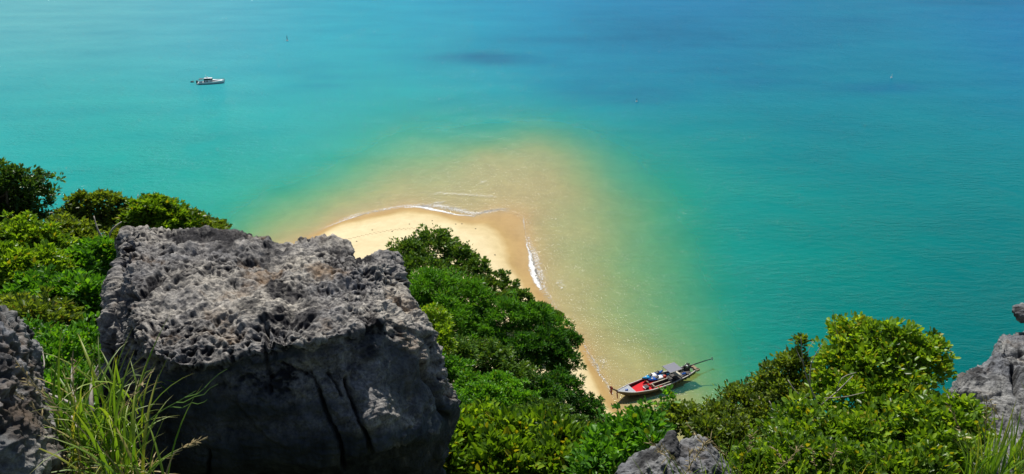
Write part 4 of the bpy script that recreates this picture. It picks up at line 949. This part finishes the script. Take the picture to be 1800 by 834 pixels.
# engine and long tail
eg = MB().box((-5.0, 0, 1.15), (.95, .5, .5)).box((-4.75, .1, 1.5), (.4, .35, .25)).tube([(-5.2, .2, 1.3), (-5.2, .25, 1.9)], .06, 7).tube([(-4.5, 0, 1.1), (-4.2, 0, 1.1)], .22, 10).box((-5.3, -.2, 1.5), (.25, .2, .2))
eng = eg.build('engine', M['black'], lt, bevel=.03)
MB().ball((-4.85, NY * .22, 1.5), .17, 9, 6).build('air_filter', M['white'], eng, smooth=True)
MB().tube([(-4.6, 0, 1.2), (-3.9, 0, 1.55), (-3.2, .05, 1.45)], .03, 6).build('tiller', M['metal'], eng)
MB().tube([(-5.4, 0, 1.2), (-6.6, 0, 1.2), (-8.0, .0, 1.18), (-9.3, 0, 1.1)], [.10, .075, .06, .045], 8).build('tail_shaft', M['black'], lt, smooth=True)
pr = MB().tube([(-9.2, 0, 1.1), (-9.45, 0, 1.1)], .07, 8)
for k in range(3):
    a = k * 2.09; pr.box((-9.4, math.sin(a) * .15, 1.1 + math.cos(a) * .15), (.05, .12, .26), Matrix.Rotation(-a, 3, 'X') @ Matrix.Rotation(.5, 3, 'Z'))
pr.build('propeller', M['metal'], lt)
MB().box((-6.35, 0, .62), (.75, 1.25, .07)).box((-6.6, NY * .45, .5), (.5, .25, .3)).box((-6.0, 0, .8), (.12, 1.3, .3)).build('stern_platform', M['tan'], lt)
MB().tube([(-5.7, -.5, .85), (-5.7, 0, 1.05), (-5.7, .5, .85)], .05, 6).build('engine_mount', M['rail'], lt)
MB().tube([(-4.4, NY * .55, .75), (-4.1, NY * .6, .8), (-3.9, NY * .5, .72)], .14, 8).build('fuel_can', M['blue'], lt)
for k in range(5):
    x = hx_(.12 + k * .05); t = (x + 6.15) / 12.3; MB().tube([(x, NY * (hb(t) + .02), sz(t)), (x + .05, NY * (hb(t) + .1), sz(t) - .35)], [.08, .1], 7).build('fender', M['black'], lt)

def W2(local):  # boat point to world
    mt_ = Matrix.Translation(lt.location) @ lt.rotation_euler.to_matrix().to_4x4() @ Matrix.Scale(sc, 4)
    return mt_ @ Vector(local)
def kayak(label, local, light, dark, first=None):
    p = W2(local); r = thing('kayak', label, 'kayak', p, 'kayaks lying on the long boat', rot=(0, 0, lt.rotation_euler.z + (.04 if first else -.03)), scale=sc)
    n = 17; s_ = []
    for i in range(n):
        t = i / (n - 1) * 2 - 1; w = .37 * (1 - abs(t) ** 2.4) + .02; x = t * 1.75; z0 = .16 * abs(t) ** 3; h = .30 - .05 * abs(t)
        s_.append([(x, w * math.cos(a) , z0 + h * .5 + h * .5 * math.sin(a) * (1 if math.sin(a) > 0 else 1)) for a in [2 * math.pi * k / 10 for k in range(10)]])
    MB().loft(s_[:7]).build('bow_shell', light, r, smooth=True); MB().loft(s_[6:11]).build('middle_shell', M['white'], r, smooth=True); MB().loft(s_[10:]).build('stern_shell', dark, r, smooth=True)
    for x in (-.75, .45):
        MB().box((x, 0, .33), (.42, .44, .07), taper=.8).build('seat', M['black'], r, bevel=.02)
        MB().box((x - .24, 0, .40), (.07, .40, .14)).build('seat_back', M['black'], r, bevel=.02)
    MB().tube([(1.05, 0, .28), (1.25, 0, .28)], .12, 8).build('hatch', M['white'], r)
    return r
# they lie bow-forward across the mat's rear half, resting on the thwarts and rack
MB().box((1.0, 0, .62), (.12, 2.4, .08)).build('kayak_rest', M['tan'], lt); MB().box((-1.6, 0, .62), (.12, 2.4, .08)).build('kayak_rest', M['tan'], lt)
kayak('nearer blue and white kayak on the long boat, pale blue bow', (-.75, -NY * .26, .68), M['lblue'], M['blue'])
kayak('farther blue and white kayak on the long boat, deep blue bow', (-.3, -NY * 1.04, .68), M['blue'], M['lblue'], 1)

# ------------------------------------------------------------------ motor cruiser
mc0 = G(348, 148); mc1 = G(395, 146); dd = mc1 - mc0; ms = np.linalg.norm(dd[:2]) / 10.2
mid = (mc0 + mc1) / 2
mc = thing('motor_cruiser', 'white cabin cruiser with dark windows and black outboard, anchored far out', 'motorboat', (mid[0], mid[1], 0), rot=(0, 0, math.atan2(dd[1], dd[0])), scale=ms)
def mb_(t): return float(np.interp(t, [0, .3, .6, .85, 1], [1.5, 1.7, 1.6, .95, .04]))
def msz(t): return float(np.interp(t, [0, .5, 1], [.7, .85, 1.25]))
s_ = []; s2 = []
for i in range(16):
    t = i / 15; x = -4.8 + 9.6 * t + .5 * t ** 4; b_ = mb_(t); z_ = msz(t)
    s_.append([(x, b_ * .98, z_ * .42), (x - .5 * t, b_ * .80, .0), (x - 1.0 * t, 0, -.4), (x - .5 * t, -b_ * .80, .0), (x, -b_ * .98, z_ * .42)])
    s2.append([(x, b_ * .98, z_ * .42), (x, b_, z_), (x, b_ * .8, z_ + .05), (x, 0, z_ + .28), (x, -b_ * .8, z_ + .05), (x, -b_, z_), (x, -b_ * .98, z_ * .42)])
MB().loft(s_, closed=False).add(s_[0], [(0, 1, 2, 3, 4)]).build('hull', M['hull_shade'], mc, smooth=False)  # the lower hull's blue shadow is painted into its colour
MB().loft(s2, closed=False).add(s2[0], [(0, 1, 2, 3, 4, 5, 6)]).build('deck', M['white'], mc, smooth=False)
MB().loft([[(x, w, z0), (x, w * .85, z1), (x, -w * .85, z1), (x, -w, z0)] for x, w, z0, z1 in [(-2.6, 1.15, .7, 1.45), (-.2, 1.2, .8, 1.55), (1.4, 1.0, .9, 1.45), (3.4, .5, 1.1, 1.3)]]).build('cabin', M['white'], mc)
MB().loft([[(x, w, z0), (x, w * .95, z1), (x, -w * .95, z1), (x, -w, z0)] for x, w, z0, z1 in [(-.1, 1.20, 1.1, 1.35), (.9, 1.09, 1.1, 1.32), (1.5, 1.0, 1.1, 1.28)]]).build('side_window', M['glass'], mc)
for x in (-2.3, -1.3): MB().box((x, 0, 1.15), (.55, 2.34, .4)).build('side_window', M['glass'], mc)
MB().box((-1.0, 0, 2.2), (3.1, 2.0, .09), taper=.92).build('hardtop', M['white'], mc)
MB().loft([[(x, w * .95, 1.5), (x - .2, w * .9, 2.1), (x - .2, -w * .9, 2.1), (x, -w * .95, 1.5)] for x, w in [(-2.5, 1.0), (-.3, 1.0), (.7, .7)]]).build('windscreen', M['glass'], mc)
for x in (-2.5, .2):
    for y in (-.9, .9): MB().tube([(x, y, 1.45), (x - .1, y, 2.18)], .06, 6).build('post', M['white'], mc)
MB().ball((-1.2, 0, 2.4), .28, 10, 6).build('radome', M['white'], mc, smooth=True)
MB().tube([(-1.6, .5, 2.2), (-1.9, .5, 3.6)], .03, 5).build('antenna', M['white'], mc)
for x in (-4.4, -3.4): 
    for y in (-1.2, 1.2): MB().tube([(x, y, .8), (x, y, 1.9)], .05, 5).build('post', M['metal'], mc)
MB().box((-3.7, 0, 1.95), (1.5, 2.2, .07)).build('awning', M['black'], mc)
MB().box((-5.1, 0, .25), (.9, 2.5, .12)).build('swim_platform', M['white'], mc)
for y in (-.45, .45):
    MB().box((-5.35, y, .95), (.55, .5, .9), taper=.7).box((-5.35, y, .2), (.25, .18, .9)).build('outboard', M['black'], mc, bevel=.06)
rl = MB()
for s in (1, -1):
    pts = [(-4.8 + 9.6 * t + .5 * t ** 4, s * mb_(t) * .93, msz(t) + .55) for t in (.55, .65, .75, .85, .93, .99)]; rl.tube(pts, .03, 5)
    for p in pts: rl.tube([(p[0], p[1], p[2] - .5), p], .02, 4)
rl.build('bow_rail', M['metal'], mc)

def buoy(label, px, py, m_top, h=.9, r=.28, group='small markers floating on the open water'):
    p = G(px, py); o = thing('marker_buoy', label, 'buoy', p, group)
    MB().ball((0, 0, .05), r * 1.4, 10, 7, (1, 1, .7)).build('float', M['white'] if m_top != 'white' else M['white'], o, smooth=True)
    MB().tube([(0, 0, .1), (0.02, 0, h), (.08, 0, h * 1.7)], [r * .35, r * .4, r * .2], 7).build('marker', M[m_top], o)
buoy('upright dark marker far out at the upper left, farthest from the beach', 505, 72, 'black', 1.6, .4)
buoy('white-footed marker beyond the tip of the shallow bar', 1119, 179, 'black', .7, .26)
buoy('pale marker over the dark patch at the upper right', 1567, 137, 'white', .9, .3)
for (px, py, lab) in [(338, 145, 'small dark float trailing farthest behind the motorboat'), (346.5, 144, 'small dark float just behind the motorboat stern')]:
    p = G(px, py); o = thing('mooring_float', lab, 'float', p, 'floats astern of the motorboat'); MB().ball((0, 0, .1), .5 if px < 340 else .3, 10, 6, (1.5, .8, .7)).build('float_body', M['black'], o, smooth=True)
    MB().tube([(0, 0, .3), (0, 0, .7)], .06, 6).build('ring_post', M['metal'], o)
